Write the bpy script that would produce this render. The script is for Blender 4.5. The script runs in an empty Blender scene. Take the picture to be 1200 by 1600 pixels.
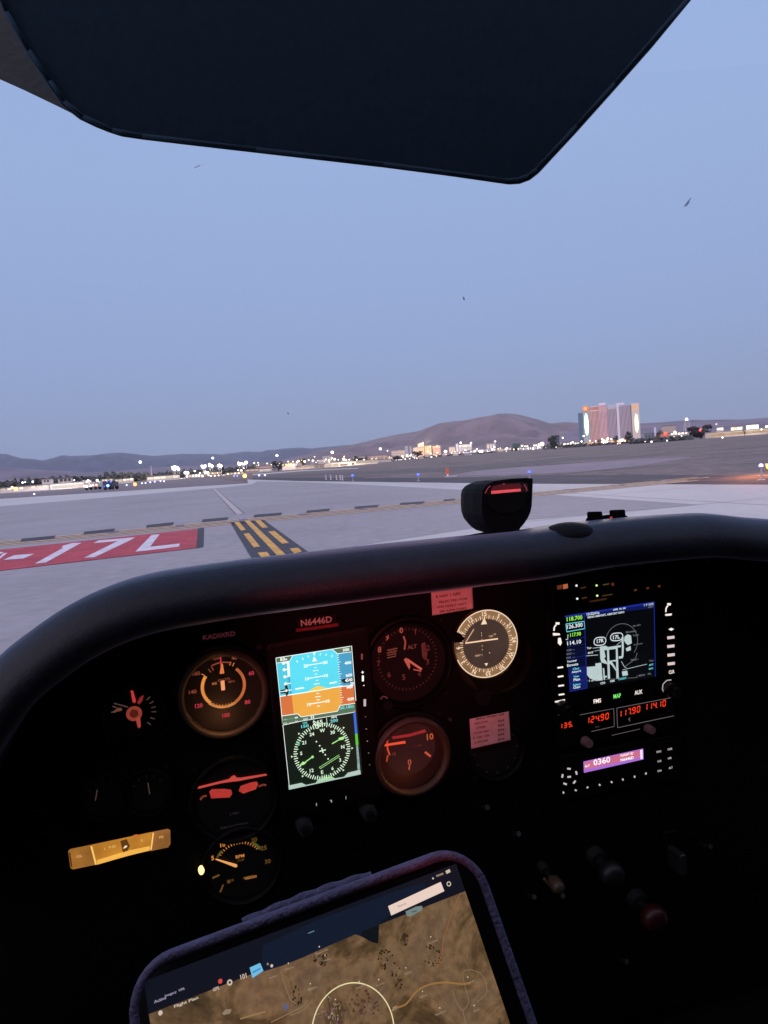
import bpy, math, random
from mathutils import Vector, Matrix
random.seed(7)
sc = bpy.context.scene
COL = sc.collection
R_ = math.radians

# ------------------------------------------------------------------ camera
F = 1150.0; ROLL = R_(4.3); PITCH = math.atan((800-718)*math.cos(ROLL)/F)
CAM = Vector((0, 0, 1.8))
_f = Vector((0, math.cos(PITCH), -math.sin(PITCH))); _r = Vector((1, 0, 0)); _u = _r.cross(_f)
_c, _s = math.cos(ROLL), math.sin(ROLL)
CR = _r*_c - _u*_s; CU = _r*_s + _u*_c; CF = _f
cd = bpy.data.cameras.new("camera"); cam = bpy.data.objects.new("camera", cd); COL.objects.link(cam)
m = Matrix((CR, CU, -CF)).transposed().to_4x4(); m.translation = CAM
cam.matrix_world = m
cd.sensor_fit = 'VERTICAL'; cd.sensor_height = 36; cd.lens = F/1600*36
cd.clip_start = 0.02; cd.clip_end = 60000
sc.camera = cam

# ------------------------------------------------------------------ light
SUN_EL, SUN_AZ = -1.6, 195.0        # dawn: the sun is just under the horizon behind the aircraft
EXPO = 0.0
w = bpy.data.worlds.new("World"); sc.world = w; w.use_nodes = True
nt = w.node_tree; bg = nt.nodes["Background"]
sky = nt.nodes.new("ShaderNodeTexSky"); sky.sky_type = 'NISHITA'; sky.sun_disc = False
sky.sun_elevation = R_(3.0); sky.sun_rotation = R_(SUN_AZ)
sky.altitude = 1300; sky.air_density = 1.0; sky.dust_density = 1.0; sky.ozone_density = 2.0
def N_(t, **k):
    n = nt.nodes.new(t)
    for a_, v_ in k.items(): setattr(n, a_, v_)
    return n
tcw = N_("ShaderNodeTexCoord"); sep = N_("ShaderNodeSeparateXYZ"); nt.links.new(tcw.outputs["Generated"], sep.inputs[0])
ramp = N_("ShaderNodeValToRGB"); mr = N_("ShaderNodeMapRange"); mr.inputs["From Min"].default_value = -.1; mr.inputs["From Max"].default_value = 1
nt.links.new(sep.outputs["Z"], mr.inputs[0]); nt.links.new(mr.outputs[0], ramp.inputs[0])
def _l(c): return tuple(((v/255+.055)/1.055)**2.4 for v in c)+(1,)
stops = [(-.1, (120, 118, 140)), (0.0, (134, 154, 194)), (.05, (138, 158, 202)), (.16, (145, 166, 211)), (.36, (154, 177, 221)), (.6, (150, 176, 224)), (1.0, (105, 135, 195))]
el = ramp.color_ramp.elements
while len(el) < len(stops): el.new(.5)
for e_, (z_, c_) in zip(el, stops): e_.position = (z_+.1)/1.1; e_.color = _l(c_)
# the dawn side of the sky, behind the aircraft, is brighter and warmer
dot = N_("ShaderNodeVectorMath", operation='DOT_PRODUCT'); nt.links.new(tcw.outputs["Generated"], dot.inputs[0])
dot.inputs[1].default_value = (math.sin(R_(SUN_AZ)), math.cos(R_(SUN_AZ)), .05)
md = N_("ShaderNodeMapRange"); md.interpolation_type = 'SMOOTHSTEP'
md.inputs["From Min"].default_value = -.4; md.inputs["From Max"].default_value = 1; md.inputs["To Min"].default_value = 0; md.inputs["To Max"].default_value = 1
nt.links.new(dot.outputs["Value"], md.inputs[0])
add = N_("ShaderNodeMix", data_type='RGBA', blend_type='ADD'); add.inputs[0].default_value = 1
sc_ = N_("ShaderNodeVectorMath", operation='SCALE'); sc_.inputs[0].default_value = (1.25, .92, .98); nt.links.new(md.outputs[0], sc_.inputs["Scale"])
nt.links.new(ramp.outputs[0], add.inputs[6]); nt.links.new(sc_.outputs[0], add.inputs[7])
nis = N_("ShaderNodeVectorMath", operation='SCALE'); nis.inputs["Scale"].default_value = .02; nt.links.new(sky.outputs[0], nis.inputs[0])
add2 = N_("ShaderNodeMix", data_type='RGBA', blend_type='ADD'); add2.inputs[0].default_value = 1
nt.links.new(add.outputs[2], add2.inputs[6]); nt.links.new(nis.outputs[0], add2.inputs[7])
nt.links.new(add2.outputs[2], bg.inputs[0]); bg.inputs[1].default_value = 1.0
sl = bpy.data.lights.new("sun", 'SUN'); sl.energy = 0.5; sl.angle = R_(14); sl.color = (1.0, 0.80, 0.74)
so = bpy.data.objects.new("sun", sl); COL.objects.link(so)
so.rotation_euler = (R_(78), 0, R_(-SUN_AZ+0))
vs = sc.view_settings; vs.view_transform = 'Standard'; vs.look = 'None'; vs.gamma = 1; vs.exposure = EXPO
vs.use_curve_mapping = False
HAZE = True

# ------------------------------------------------------------------ picture maths (real positions from the photograph)
def ray(x, y):
    return (CR*(x-600) - CU*(y-800) + CF*F).normalized()
def G(x, y, z=0.0):
    d = ray(x, y); t = (z-CAM.z)/d.z
    return CAM + d*t
def at(x, y, dist):                       # point seen at (x,y) whose horizontal distance is dist
    d = ray(x, y); h = math.hypot(d.x, d.y)
    return CAM + d*(dist/h)
def hor(x):
    return 763-.0752*x

class Plane:
    def __init__(s, o, U, V):
        s.o = Vector(o); s.U = Vector(U).normalized(); s.V = Vector(V).normalized(); s.N = s.U.cross(s.V).normalized()
    def px(s, x, y, w=0.0):
        d = ray(x, y); o = s.o + s.N*w
        return CAM + d*((o-CAM).dot(s.N)/d.dot(s.N))
    def uv(s, x, y, w=0.0):
        p = s.px(x, y, w) - s.o
        return p.dot(s.U), p.dot(s.V)
    def P(s, u, v, w=0.0):
        return s.o + s.U*u + s.V*v + s.N*w
    def mpp(s, x, y):
        return (s.px(x, y+4)-s.px(x, y-4)).length/8
PSI = R_(-16)
H = Vector((math.sin(PSI), math.cos(PSI), 0)); RT = Vector((math.cos(PSI), -math.sin(PSI), 0)); Z = Vector((0, 0, 1))
def air(u, f, z):                         # aircraft coordinates: right, forward, up from the eye
    return CAM + RT*u + H*f + Z*z
PD = 0.66
PAN = Plane(air(0, PD, 0), RT, Z)

# ------------------------------------------------------------------ materials
def s2l(c):
    return tuple(((v/255)/12.92 if v/255 <= .04045 else ((v/255+.055)/1.055)**2.4) for v in c)
_M = {}
def mat(name, col, rough=.6, metal=0.0, spec=.5, noise=0.0, nscale=20.0, bump=0.0, bscale=200.0, stretch=None, coat=0.0, mott=0.0):
    if name in _M: return _M[name]
    M = bpy.data.materials.new(name); M.use_nodes = True; t = M.node_tree; b = t.nodes["Principled BSDF"]
    b.inputs["Base Color"].default_value = (*col, 1); b.inputs["Roughness"].default_value = rough
    b.inputs["Metallic"].default_value = metal; b.inputs["Specular IOR Level"].default_value = spec
    b.inputs["Coat Weight"].default_value = coat
    tc = t.nodes.new("ShaderNodeTexCoord"); mp = t.nodes.new("ShaderNodeMapping"); t.links.new(tc.outputs["Object"], mp.inputs[0])
    if stretch: mp.inputs["Scale"].default_value = stretch
    if noise > 0:
        n = t.nodes.new("ShaderNodeTexNoise"); n.inputs["Scale"].default_value = nscale; n.inputs["Detail"].default_value = 8; n.inputs["Roughness"].default_value = .65
        t.links.new(mp.outputs[0], n.inputs["Vector"])
        r = t.nodes.new("ShaderNodeMapRange"); r.inputs["From Min"].default_value = .3; r.inputs["From Max"].default_value = .7
        r.inputs["To Min"].default_value = 1-noise; r.inputs["To Max"].default_value = 1+noise
        t.links.new(n.outputs[0], r.inputs[0])
        if mott:
            n3 = t.nodes.new("ShaderNodeTexNoise"); n3.inputs["Scale"].default_value = nscale*mott; n3.inputs["Detail"].default_value = 5; t.links.new(mp.outputs[0], n3.inputs["Vector"])
            r3 = t.nodes.new("ShaderNodeMapRange"); r3.inputs["From Min"].default_value = .3; r3.inputs["From Max"].default_value = .7; r3.inputs["To Min"].default_value = 1-noise*.8; r3.inputs["To Max"].default_value = 1+noise*.8
            t.links.new(n3.outputs[0], r3.inputs[0]); mm_ = t.nodes.new("ShaderNodeMath"); mm_.operation = 'MULTIPLY'; t.links.new(r.outputs[0], mm_.inputs[0]); t.links.new(r3.outputs[0], mm_.inputs[1]); r = mm_
        v = t.nodes.new("ShaderNodeVectorMath"); v.operation = 'SCALE'; v.inputs[0].default_value = col
        t.links.new(r.outputs[0], v.inputs["Scale"]); t.links.new(v.outputs[0], b.inputs["Base Color"])
    if bump > 0:
        n = t.nodes.new("ShaderNodeTexNoise"); n.inputs["Scale"].default_value = bscale; n.inputs["Detail"].default_value = 4
        t.links.new(mp.outputs[0], n.inputs["Vector"])
        bp = t.nodes.new("ShaderNodeBump"); bp.inputs["Strength"].default_value = bump; bp.inputs["Distance"].default_value = .002
        t.links.new(n.outputs[0], bp.inputs["Height"]); t.links.new(bp.outputs[0], b.inputs["Normal"])
    _M[name] = M; return M
KE = 2.0**(-EXPO)
def glow(rgb, k=1.0, noise=0.0, nscale=60):
    """something that gives off light: a screen, a lamp, backlit lettering, and surfaces whose lamplight is put in as glow"""
    name = "glow_%d_%d_%d_%g_%g" % (*rgb, k, noise)
    if name in _M: return _M[name]
    M = bpy.data.materials.new(name); M.use_nodes = True; t = M.node_tree; b = t.nodes["Principled BSDF"]
    c = s2l(rgb)
    b.inputs["Base Color"].default_value = (.02, .02, .02, 1); b.inputs["Roughness"].default_value = .75; b.inputs["Specular IOR Level"].default_value = .15
    b.inputs["Emission Color"].default_value = (*c, 1); b.inputs["Emission Strength"].default_value = k*KE
    if noise:
        tc = t.nodes.new("ShaderNodeTexCoord")
        n = t.nodes.new("ShaderNodeTexNoise"); n.inputs["Scale"].default_value = nscale; n.inputs["Detail"].default_value = 6
        t.links.new(tc.outputs["Object"], n.inputs["Vector"])
        r = t.nodes.new("ShaderNodeMapRange"); r.inputs["From Min"].default_value = .3; r.inputs["From Max"].default_value = .7
        r.inputs["To Min"].default_value = (1-noise)*k*KE; r.inputs["To Max"].default_value = (1+noise)*k*KE
        t.links.new(n.outputs[0], r.inputs[0]); t.links.new(r.outputs[0], b.inputs["Emission Strength"])
    _M[name] = M; return M

# ------------------------------------------------------------------ mesh building
class MB:
    def __init__(s): s.v = []; s.f = []; s.m = []; s.mats = []
    def mi(s, m):
        if m not in s.mats: s.mats.append(m)
        return s.mats.index(m)
    def face(s, pts, m):
        n = len(s.v); s.v += [Vector(p) for p in pts]; s.f.append(tuple(range(n, n+len(pts)))); s.m.append(s.mi(m))
    def add(s, verts, faces, m):
        n = len(s.v); s.v += [Vector(p) for p in verts]; k = s.mi(m)
        for f in faces: s.f.append(tuple(n+i for i in f)); s.m.append(k)
    def box(s, c, dx, dy, dz, m, ax=Vector((1, 0, 0)), ay=Vector((0, 1, 0)), az=Vector((0, 0, 1)), bev=0.0):
        c = Vector(c)
        if bev <= 0:
            vs_ = [c+ax*(a*dx/2)+ay*(b*dy/2)+az*(e*dz/2) for e in (-1, 1) for b in (-1, 1) for a in (-1, 1)]
            s.add(vs_, [(0, 2, 3, 1), (4, 5, 7, 6), (0, 1, 5, 4), (2, 6, 7, 3), (0, 4, 6, 2), (1, 3, 7, 5)], m)
        else:       # rounded box: stack of chamfered outlines along az
            pts = rrect(dx, dy, bev, 4)
            inn = rrect(dx-1.2*bev, dy-1.2*bev, bev*.6, 4)
            L = [(inn, -dz/2), (pts, -dz/2+bev*.6), (pts, dz/2-bev*.6), (inn, dz/2)]
            s.loft([[c+ax*x+ay*y+az*z for x, y in o] for o, z in L], m)
    def loft(s, rings, m, caps=True):
        n = len(rings[0]); vs_ = [p for r in rings for p in r]; fs = []
        for k in range(len(rings)-1):
            for i in range(n):
                j = (i+1) % n; fs.append((k*n+i, k*n+j, (k+1)*n+j, (k+1)*n+i))
        if caps: fs.append(tuple(reversed(range(n)))); fs.append(tuple(range((len(rings)-1)*n, len(rings)*n)))
        s.add(vs_, fs, m)
    def tube(s, p, q, r0, r1, m, n=10):
        p = Vector(p); q = Vector(q); d = (q-p).normalized(); a = d.orthogonal().normalized(); b = d.cross(a)
        s.loft([[p+(a*math.cos(t)+b*math.sin(t))*r0 for t in [2*math.pi*i/n for i in range(n)]],
                [q+(a*math.cos(t)+b*math.sin(t))*r1 for t in [2*math.pi*i/n for i in range(n)]]], m)
    def path(s, pts, r, m, n=8):
        for a, b in zip(pts, pts[1:]): s.tube(a, b, r, r, m, n)
    def ball(s, c, r, m, n=10, k=7, sz=1.0):
        c = Vector(c); rings = []
        for j in range(1, k):
            t = math.pi*j/k; rings.append([c+Vector((math.sin(t)*math.cos(2*math.pi*i/n)*r, math.sin(t)*math.sin(2*math.pi*i/n)*r, -math.cos(t)*r*sz)) for i in range(n)])
        s.loft(rings, m)
    def build(s, name, parent=None, origin=None, smooth=False):
        root = parent
        while root is not None and root.parent is not None: root = root.parent
        o0 = Vector(root.location) if root is not None else (Vector(origin) if origin is not None else Vector((0, 0, 0)))
        me = bpy.data.meshes.new(name); me.from_pydata([v-o0 for v in s.v], [], s.f)
        for m_ in s.mats: me.materials.append(m_)
        me.polygons.foreach_set("material_index", s.m)
        if smooth: me.polygons.foreach_set("use_smooth", [True]*len(me.polygons))
        me.update()
        o = bpy.data.objects.new(name, me); COL.objects.link(o)
        if parent is not None: o.parent = parent
        else: o.location = o0
        return o
def rrect(dx, dy, r, n=5):
    out = []
    for cx, cy, a0 in ((dx/2-r, dy/2-r, 0), (-dx/2+r, dy/2-r, 90), (-dx/2+r, -dy/2+r, 180), (dx/2-r, -dy/2+r, 270)):
        for i in range(n+1):
            a = R_(a0+90*i/n); out.append((cx+r*math.cos(a), cy+r*math.sin(a)))
    return out
def thing(name, label, cat, loc, group=None):
    o = bpy.data.objects.new(name, None); COL.objects.link(o); o.location = loc; o.empty_display_size = .1
    o['label'] = label; o['category'] = cat
    if group: o['group'] = group
    return o
def tag(o, label, cat, group=None):
    o['label'] = label; o['category'] = cat
    if group: o['group'] = group
    return o
def struct(o):
    o['kind'] = 'structure'; return o
def dup(o, loc, label=None):
    c = o.copy(); COL.objects.link(c); c.location = loc
    if label: c['label'] = label
    for ch in o.children:
        d = ch.copy(); COL.objects.link(d); d.parent = c
        for g in ch.children:
            e = g.copy(); COL.objects.link(e); e.parent = d
    return c
_T = {}
def text2d(txt):
    if txt in _T: return _T[txt]
    cu = bpy.data.curves.new("t", 'FONT'); cu.body = txt; cu.resolution_u = 2; cu.size = 1; cu.offset = .022
    ob = bpy.data.objects.new("t", cu); COL.objects.link(ob)
    dg = bpy.context.evaluated_depsgraph_get(); dg.update()
    me = bpy.data.meshes.new_from_object(ob.evaluated_get(dg))
    vs_ = [(v.co.x, v.co.y) for v in me.vertices]; fs = [tuple(p.vertices) for p in me.polygons]
    bpy.data.objects.remove(ob); bpy.data.curves.remove(cu); bpy.data.meshes.remove(me)
    x0 = min(v[0] for v in vs_); x1 = max(v[0] for v in vs_); y0 = min(v[1] for v in vs_); y1 = max(v[1] for v in vs_)
    W = x1-x0; Hh = y1-y0
    vs_ = [((x-(x0+x1)/2)/Hh, (y-(y0+y1)/2)/Hh) for x, y in vs_]
    _T[txt] = (vs_, fs, W/Hh); return _T[txt]
class Ink:
    """marks lying on a plane; coordinates are those of the photograph, w is the height above the plane"""
    def __init__(s, pl, w=0.0, mb=None): s.pl = pl; s.w = w; s.mb = mb or MB()
    def up(s, dw=.00025): s.w += dw; return s
    def poly(s, pts, m): s.mb.face([s.pl.px(x, y, s.w) for x, y in pts], m)
    def line(s, pts, wd, m):
        P = [s.pl.uv(x, y, s.w) for x, y in pts]; h = wd*s.pl.mpp(*pts[0])/2
        for (a, b), (c, d) in zip(P, P[1:]):
            L = math.hypot(c-a, d-b) or 1; nx, ny = -(d-b)/L*h, (c-a)/L*h
            s.mb.face([s.pl.P(a+nx, b+ny, s.w), s.pl.P(a-nx, b-ny, s.w), s.pl.P(c-nx, d-ny, s.w), s.pl.P(c+nx, d+ny, s.w)], m)
    def disk(s, x, y, r, m, n=24):
        u, v = s.pl.uv(x, y, s.w); r *= s.pl.mpp(x, y)
        s.mb.face([s.pl.P(u+r*math.cos(2*math.pi*i/n), v+r*math.sin(2*math.pi*i/n), s.w) for i in range(n)], m)
    def arc(s, x, y, r, wd, a0, a1, m, n=32):      # degrees clockwise from up
        u, v = s.pl.uv(x, y, s.w); k = s.pl.mpp(x, y); r0 = (r-wd/2)*k; r1 = (r+wd/2)*k
        for i in range(n):
            t0 = R_(a0+(a1-a0)*i/n); t1 = R_(a0+(a1-a0)*(i+1)/n)
            s.mb.face([s.pl.P(u+math.sin(a)*q, v+math.cos(a)*q, s.w) for a, q in ((t0, r0), (t0, r1), (t1, r1), (t1, r0))], m)
    def ticks(s, x, y, r0, r1, angs, wd, m):
        u, v = s.pl.uv(x, y, s.w); k = s.pl.mpp(x, y); h = wd*k/2
        for a in angs:
            a = R_(a); sx, sy = math.sin(a), math.cos(a)
            s.mb.face([s.pl.P(u+sx*r*k+sy*g*h, v+sy*r*k-sx*g*h, s.w) for r, g in ((r0, -1), (r1, -1), (r1, 1), (r0, 1))], m)
    def rad(s, x, y, r, a):
        """photo position of the point at radius r (px) and clock angle a round (x,y)"""
        u, v = s.pl.uv(x, y, s.w); k = s.pl.mpp(x, y); p = s.pl.P(u+math.sin(R_(a))*r*k, v+math.cos(R_(a))*r*k, s.w)-CAM
        return 600+F*p.dot(CR)/p.dot(CF), 800-F*p.dot(CU)/p.dot(CF)
    def text(s, t, x, y, h, m, w=None, rot=0.0):
        vs_, fs, asp = text2d(t); k = s.pl.mpp(x, y); u, v = s.pl.uv(x, y, s.w)
        sy = h*k; sx = sy if w is None else w*k/asp
        ca, sa = math.cos(R_(rot)), math.sin(R_(rot))
        s.mb.add([s.pl.P(u+(a*sx)*ca-(b*sy)*sa, v+(a*sx)*sa+(b*sy)*ca, s.w) for a, b in vs_], fs, m)
    def ring3d(s, x, y, prof, m, n=48):            # prof: list of (radius px, height m) lathe round the plane normal
        u, v = s.pl.uv(x, y, s.w); k = s.pl.mpp(x, y)
        rings = [[s.pl.P(u+math.cos(2*math.pi*i/n)*r*k, v+math.sin(2*math.pi*i/n)*r*k, s.w+h) for i in range(n)] for r, h in prof]
        s.mb.loft(rings, m, caps=False)
def put_lamp(name, parent, loc, color, power, kind='POINT', radius=.002, aim=None, cone=60, blend=.6):
    L = bpy.data.lights.new(name, kind); L.color = color; L.energy = power*KE; L.shadow_soft_size = radius
    o = bpy.data.objects.new(name, L); COL.objects.link(o); o.location = loc
    if kind == 'SPOT': L.spot_size = R_(cone); L.spot_blend = blend
    if aim is not None: o.rotation_euler = (Vector(aim)-Vector(loc)).to_track_quat('-Z', 'Y').to_euler()
    if parent is not None:
        root = parent
        while root.parent: root = root.parent
        o.parent = parent; o.location = Vector(loc)-Vector(root.location)
    return o
# ================================================================== THE FIELD OUTSIDE
m_dirt = mat("infield_dirt", (.165, .130, .118), .95, noise=.5, nscale=.10, bump=.6, bscale=3, mott=12)
m_dark = mat("dark_shoulder", (.055, .052, .065), .9, noise=.3, nscale=.4, bump=.3, bscale=4)
m_scrub = mat("dry_scrub", (.115, .105, .10), .95, noise=.45, nscale=.25)
m_conc = mat("pale_concrete", (.555, .54, .50), .8, noise=.09, nscale=.12, mott=25, bump=.2, bscale=40)
m_asph = mat("worn_asphalt", (.345, .325, .322), .85, noise=.12, nscale=.10, mott=30, bump=.25, bscale=60)
m_black = mat("black_paint", (.045, .045, .06), .8, noise=.35, nscale=3)
m_red = mat("red_paint", (.47, .05, .065), .75, noise=.30, nscale=1.2, mott=12)
m_white = mat("white_paint", (.74, .69, .71), .75, noise=.16, nscale=2, mott=8)
m_yel = mat("yellow_paint", (.74, .40, .08), .75, noise=.28, nscale=2, mott=8)
m_yel2 = mat("faded_yellow_paint", (.74, .52, .26), .8, noise=.25, nscale=4)
m_pale = mat("faded_line_paint", (.52, .46, .42), .8, noise=.25, nscale=2)

def sheet(name, pts, z, m, kind=True, mb=None):
    b = mb or MB(); b.face([(p.x, p.y, z) for p in pts], m)
    if mb: return None
    o = b.build(name, origin=(pts[0].x, pts[0].y, 0)); return struct(o) if kind else o
def ext(a, b, t): return a+(b-a)*t
mb = MB(); S = 16000
mb.face([(-S, -S, 0), (S, -S, 0), (S, S, 0), (-S, S, 0)], m_dirt); struct(mb.build("ground"))
# concrete and asphalt
A = G(0, 779.5); B = G(388, 755)
A2 = G(0, 791.5); B2 = G(333, 763)
right_far = ext(G(840, 756), G(1200, 757.5), 2.2)
near_r = G(1200, 1500)+Vector((60, -60, 0)); near_l = G(0, 1500)+Vector((-60, -60, 0))
sheet("taxiway_concrete", [G(386, 749.3), G(470, 751.8), G(720, 754.8), G(840, 756), G(1200, 757.5), right_far, near_r, near_l, ext(B, A, 2.5), B], .004, m_conc)
sheet("taxiway_asphalt", [ext(B2, A2, 2.4), B2, G(392, 757), G(402, 752.2), G(462, 752.8), G(590, 758.5), G(720, 765.5), G(876, 774), G(1093, 789), G(823, 813),
      G(560, 853), G(400, 1100), near_l], .008, m_asph)
# darker shoulder and scrub bands in the infield
def band(pts_top, pts_bot): return [G(x, y) for x, y in pts_top]+[G(x, y) for x, y in reversed(pts_bot)]
sheet("asphalt_shoulder", band([(395, 746.5), (470, 746), (560, 747), (700, 746.5), (840, 743), (1000, 741.5), (1150, 743), (1290, 745)],
      [(395, 748.8), (470, 751.3), (720, 754.3), (840, 755.6), (1000, 756.6), (1200, 757.2), (1290, 757.6)]), .004, m_dark)
sheet("scrub_field", band([(395, 743.5), (480, 740), (560, 737), (680, 731), (790, 723), (900, 715), (1060, 709)],
      [(395, 746.2), (480, 745), (600, 740), (700, 737.5), (800, 730), (900, 719), (1060, 710.2)]), .004, m_scrub)
sheet("service_road", band([(740, 736.5), (800, 730.8), (900, 724), (1000, 717.5), (1080, 714)], [(700, 743.6), (800, 742), (900, 738), (1000, 728), (1080, 714.8)]), .006,
      mat("gravel", (.27, .225, .25), .95, noise=.2, nscale=.3))
sheet("far_taxiway", band([(395, 741), (470, 735), (560, 731.2)], [(395, 742.4), (470, 736.4), (560, 732.2)]), .008, m_conc)
sheet("grass_verge", band([(-60, 774.5), (60, 766), (200, 757), (330, 746)], [(-60, 783), (60, 775), (200, 766.2), (380, 754.4)]), .002,
      mat("verge", (.19, .16, .165), .95, noise=.3, nscale=.3))
# slab joints and a few scars in the pavement, so it does not read as one flat sheet
rng = random.Random(3)
mb = MB(); mj = mat("joint_sealer", (.42, .385, .385), .8)
d1 = (G(1000, 757)-G(386, 812)).normalized(); d2 = Vector((-d1.y, d1.x, 0)); o0 = G(386, 830)
for k in range(-7, 14):
    p = o0+d1*(k*6.1); q1 = p-d2*26; q2 = p+d2*60
    n = d1*.018
    mb.face([(v.x, v.y, .0105) for v in (q1-n, q1+n, q2+n, q2-n)], mj)
for k in range(-4, 9):
    p = o0+d2*(k*6.1+1.1); q1 = p-d1*42; q2 = p+d1*78; n = d2*.018
    mb.face([(v.x, v.y, .0095) for v in (q1-n, q1+n, q2+n, q2-n)], mj)
struct(mb.build("pavement_joints"))

# ---- painted markings
def mark(polys, z, m, mb):
    for pl in polys: mb.face([Vector((p.x, p.y, z)) for p in [q if isinstance(q, Vector) else G(*q) for q in pl]], m)
hl0, hl1 = G(0, 850.3), G(1000, 757.0); hd = (hl1-hl0).normalized(); hn = Vector((-hd.y, hd.x, 0))
mb = MB(); L = (hl1-hl0).length
for i, off in enumerate((-1.0, -.34, .34, 1.0)):
    if i < 2:
        a = hl0+hd*(-25)+hn*off; b = hl0+hd*(L+2)+hn*off
        mark([[a-hn*.12, b-hn*.12, b+hn*.12, a+hn*.12]], .0165, m_yel2, mb)
    else:
        t = -25.0
        while t < L+2:
            a = hl0+hd*t+hn*off; b = a+hd*1.9
            mark([[a-hn*.12, b-hn*.12, b+hn*.12, a+hn*.12]], .0165, m_yel2, mb); t += 2.2
a = hl0+hd*-25; b = hl0+hd*(L+2)
mark([[a-hn*1.15, b-hn*1.15, b+hn*1.15, a+hn*1.15]], .0125, mat("hold_underlay", (.20, .165, .18), .85, noise=.3, nscale=2), mb)
o = mb.build("hold_line", origin=hl0); tag(o, "four thin yellow stripes of the hold short line crossing the whole taxiway", "painted marking")
for i, (x0, x1, y0, y1, yy) in enumerate([(32, 87, 843.5, 838.5, 4), (130, 180, 832.5, 827.5, 4), (228, 272, 822, 817.5, 4), (315, 357, 813, 809.5, 3.6), (396, 441, 805.6, 802.2, 3.4),
      (478, 516, 799, 795.8, 3), (553, 592, 792.6, 789.8, 2.7), (624, 664, 786.6, 784.2, 2.5), (692, 712, 781.4, 780, 2.4)]):
    mb = MB(); mark([[(x0, y0+yy/2+1.6), (x0+2, y0-yy/2+1), (x1, y1-yy/2+1), (x1-2, y1+yy/2+1.6)]], .0205, m_black, mb)
    tag(mb.build("black_patch", origin=G(x0, y0)), "black rubbed patch on the far edge of the yellow hold line", "painted marking", "black patches along the hold line")
Zs = lambda pts, ox=0, oy=780, k=3.75: [(ox+x/k, oy+y/k) for x, y in pts]
root = thing("holding_sign", "red painted runway 17L holding position marking with white figures left of the centreline", "painted marking", G(300, 840))
mb = MB()
e0 = G(309.3, 827.2); e1 = G(306.7, 857.3); w0 = ext(e0, G(0, 860), 1.7); w1 = ext(e1, G(0, 892.8), 1.7)
mark([[e0, e1, w1, w0]], .0205, m_red, mb)
mark([[(309.3, 826.3), (319, 825.3), (318, 855.5), (306.7, 857.8)]], .0165, m_black, mb)
mb.build("red_panel", root)
mb = MB()
mark([Zs([(20, 361), (84, 333), (203, 325), (138, 353)]),
      Zs([(203, 384), (372, 289), (360, 288), (372, 276), (425, 262), (478, 260), (270, 376)]),
      Zs([(548, 263), (578, 246), (792, 228), (770, 242)]), Zs([(493, 349), (690, 250), (770, 242), (556, 345)]),
      Zs([(793, 313), (890, 213), (936, 210), (880, 284), (862, 306)]), Zs([(862, 306), (880, 284), (1053, 265), (1051, 283)]),
      Zs([(-70, 345), (0, 313), (25, 318), (-30, 338)]), Zs([(-120, 410), (-10, 350), (22, 322), (45, 318), (-60, 405)]), ], .0245, m_white, mb)
mb.build("lettering", root)
Zc = lambda pts: Zs(pts, 280, 750, 5)
root = thing("enhanced_centreline", "bold yellow centreline with dashes either side on a black strip before the hold line", "painted marking", G(420, 840))
mb = MB(); far_l, far_r = G(*Zc([(400, 335)])[0]), G(*Zc([(660, 315)])[0]); nl, nr = G(*Zc([(580, 640)])[0]), G(*Zc([(985, 550)])[0])
mark([[far_l, far_r, ext(far_r, nr, 1.5), ext(far_l, nl, 1.5)]], .0165, m_black, mb); mb.build("black_strip", root)
mb = MB(); a, b, c_, d_ = [G(*p) for p in Zc([(510, 322), (550, 320), (825, 582), (765, 596)])]
mark([[a, b, ext(b, c_, 1.5), ext(a, d_, 1.5)]], .0205, m_yel, mb); mb.build("centre_stripe", root)
for q in ([(430, 335), (470, 332), (520, 393), (485, 402)], [(502, 426), (546, 420), (632, 525), (583, 533)], [(612, 574), (685, 568), (725, 616), (655, 628)],
          [(588, 318), (632, 315), (695, 375), (650, 380)], [(695, 408), (745, 403), (860, 498), (805, 505)], [(862, 542), (930, 535), (960, 566), (898, 582)]):
    mb = MB(); mark([Zc(q)], .0205, m_yel, mb); mb.build("dash", root)
root = thing("lead_on_line", "faded pale line with dark borders running on past the hold line to the runway", "painted marking", G(350, 780))
mb = MB(); mark([Zc([(256, 70), (287, 70), (516, 264), (436, 271)])], .0125, mat("worn_black", (.20, .185, .20), .85, noise=.4, nscale=1.5), mb); mb.build("dark_border", root)
mb = MB(); mark([Zc([(261, 70), (283, 70), (500, 265), (451, 271)])], .0165, m_pale, mb); mb.build("pale_stripe", root)

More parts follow.
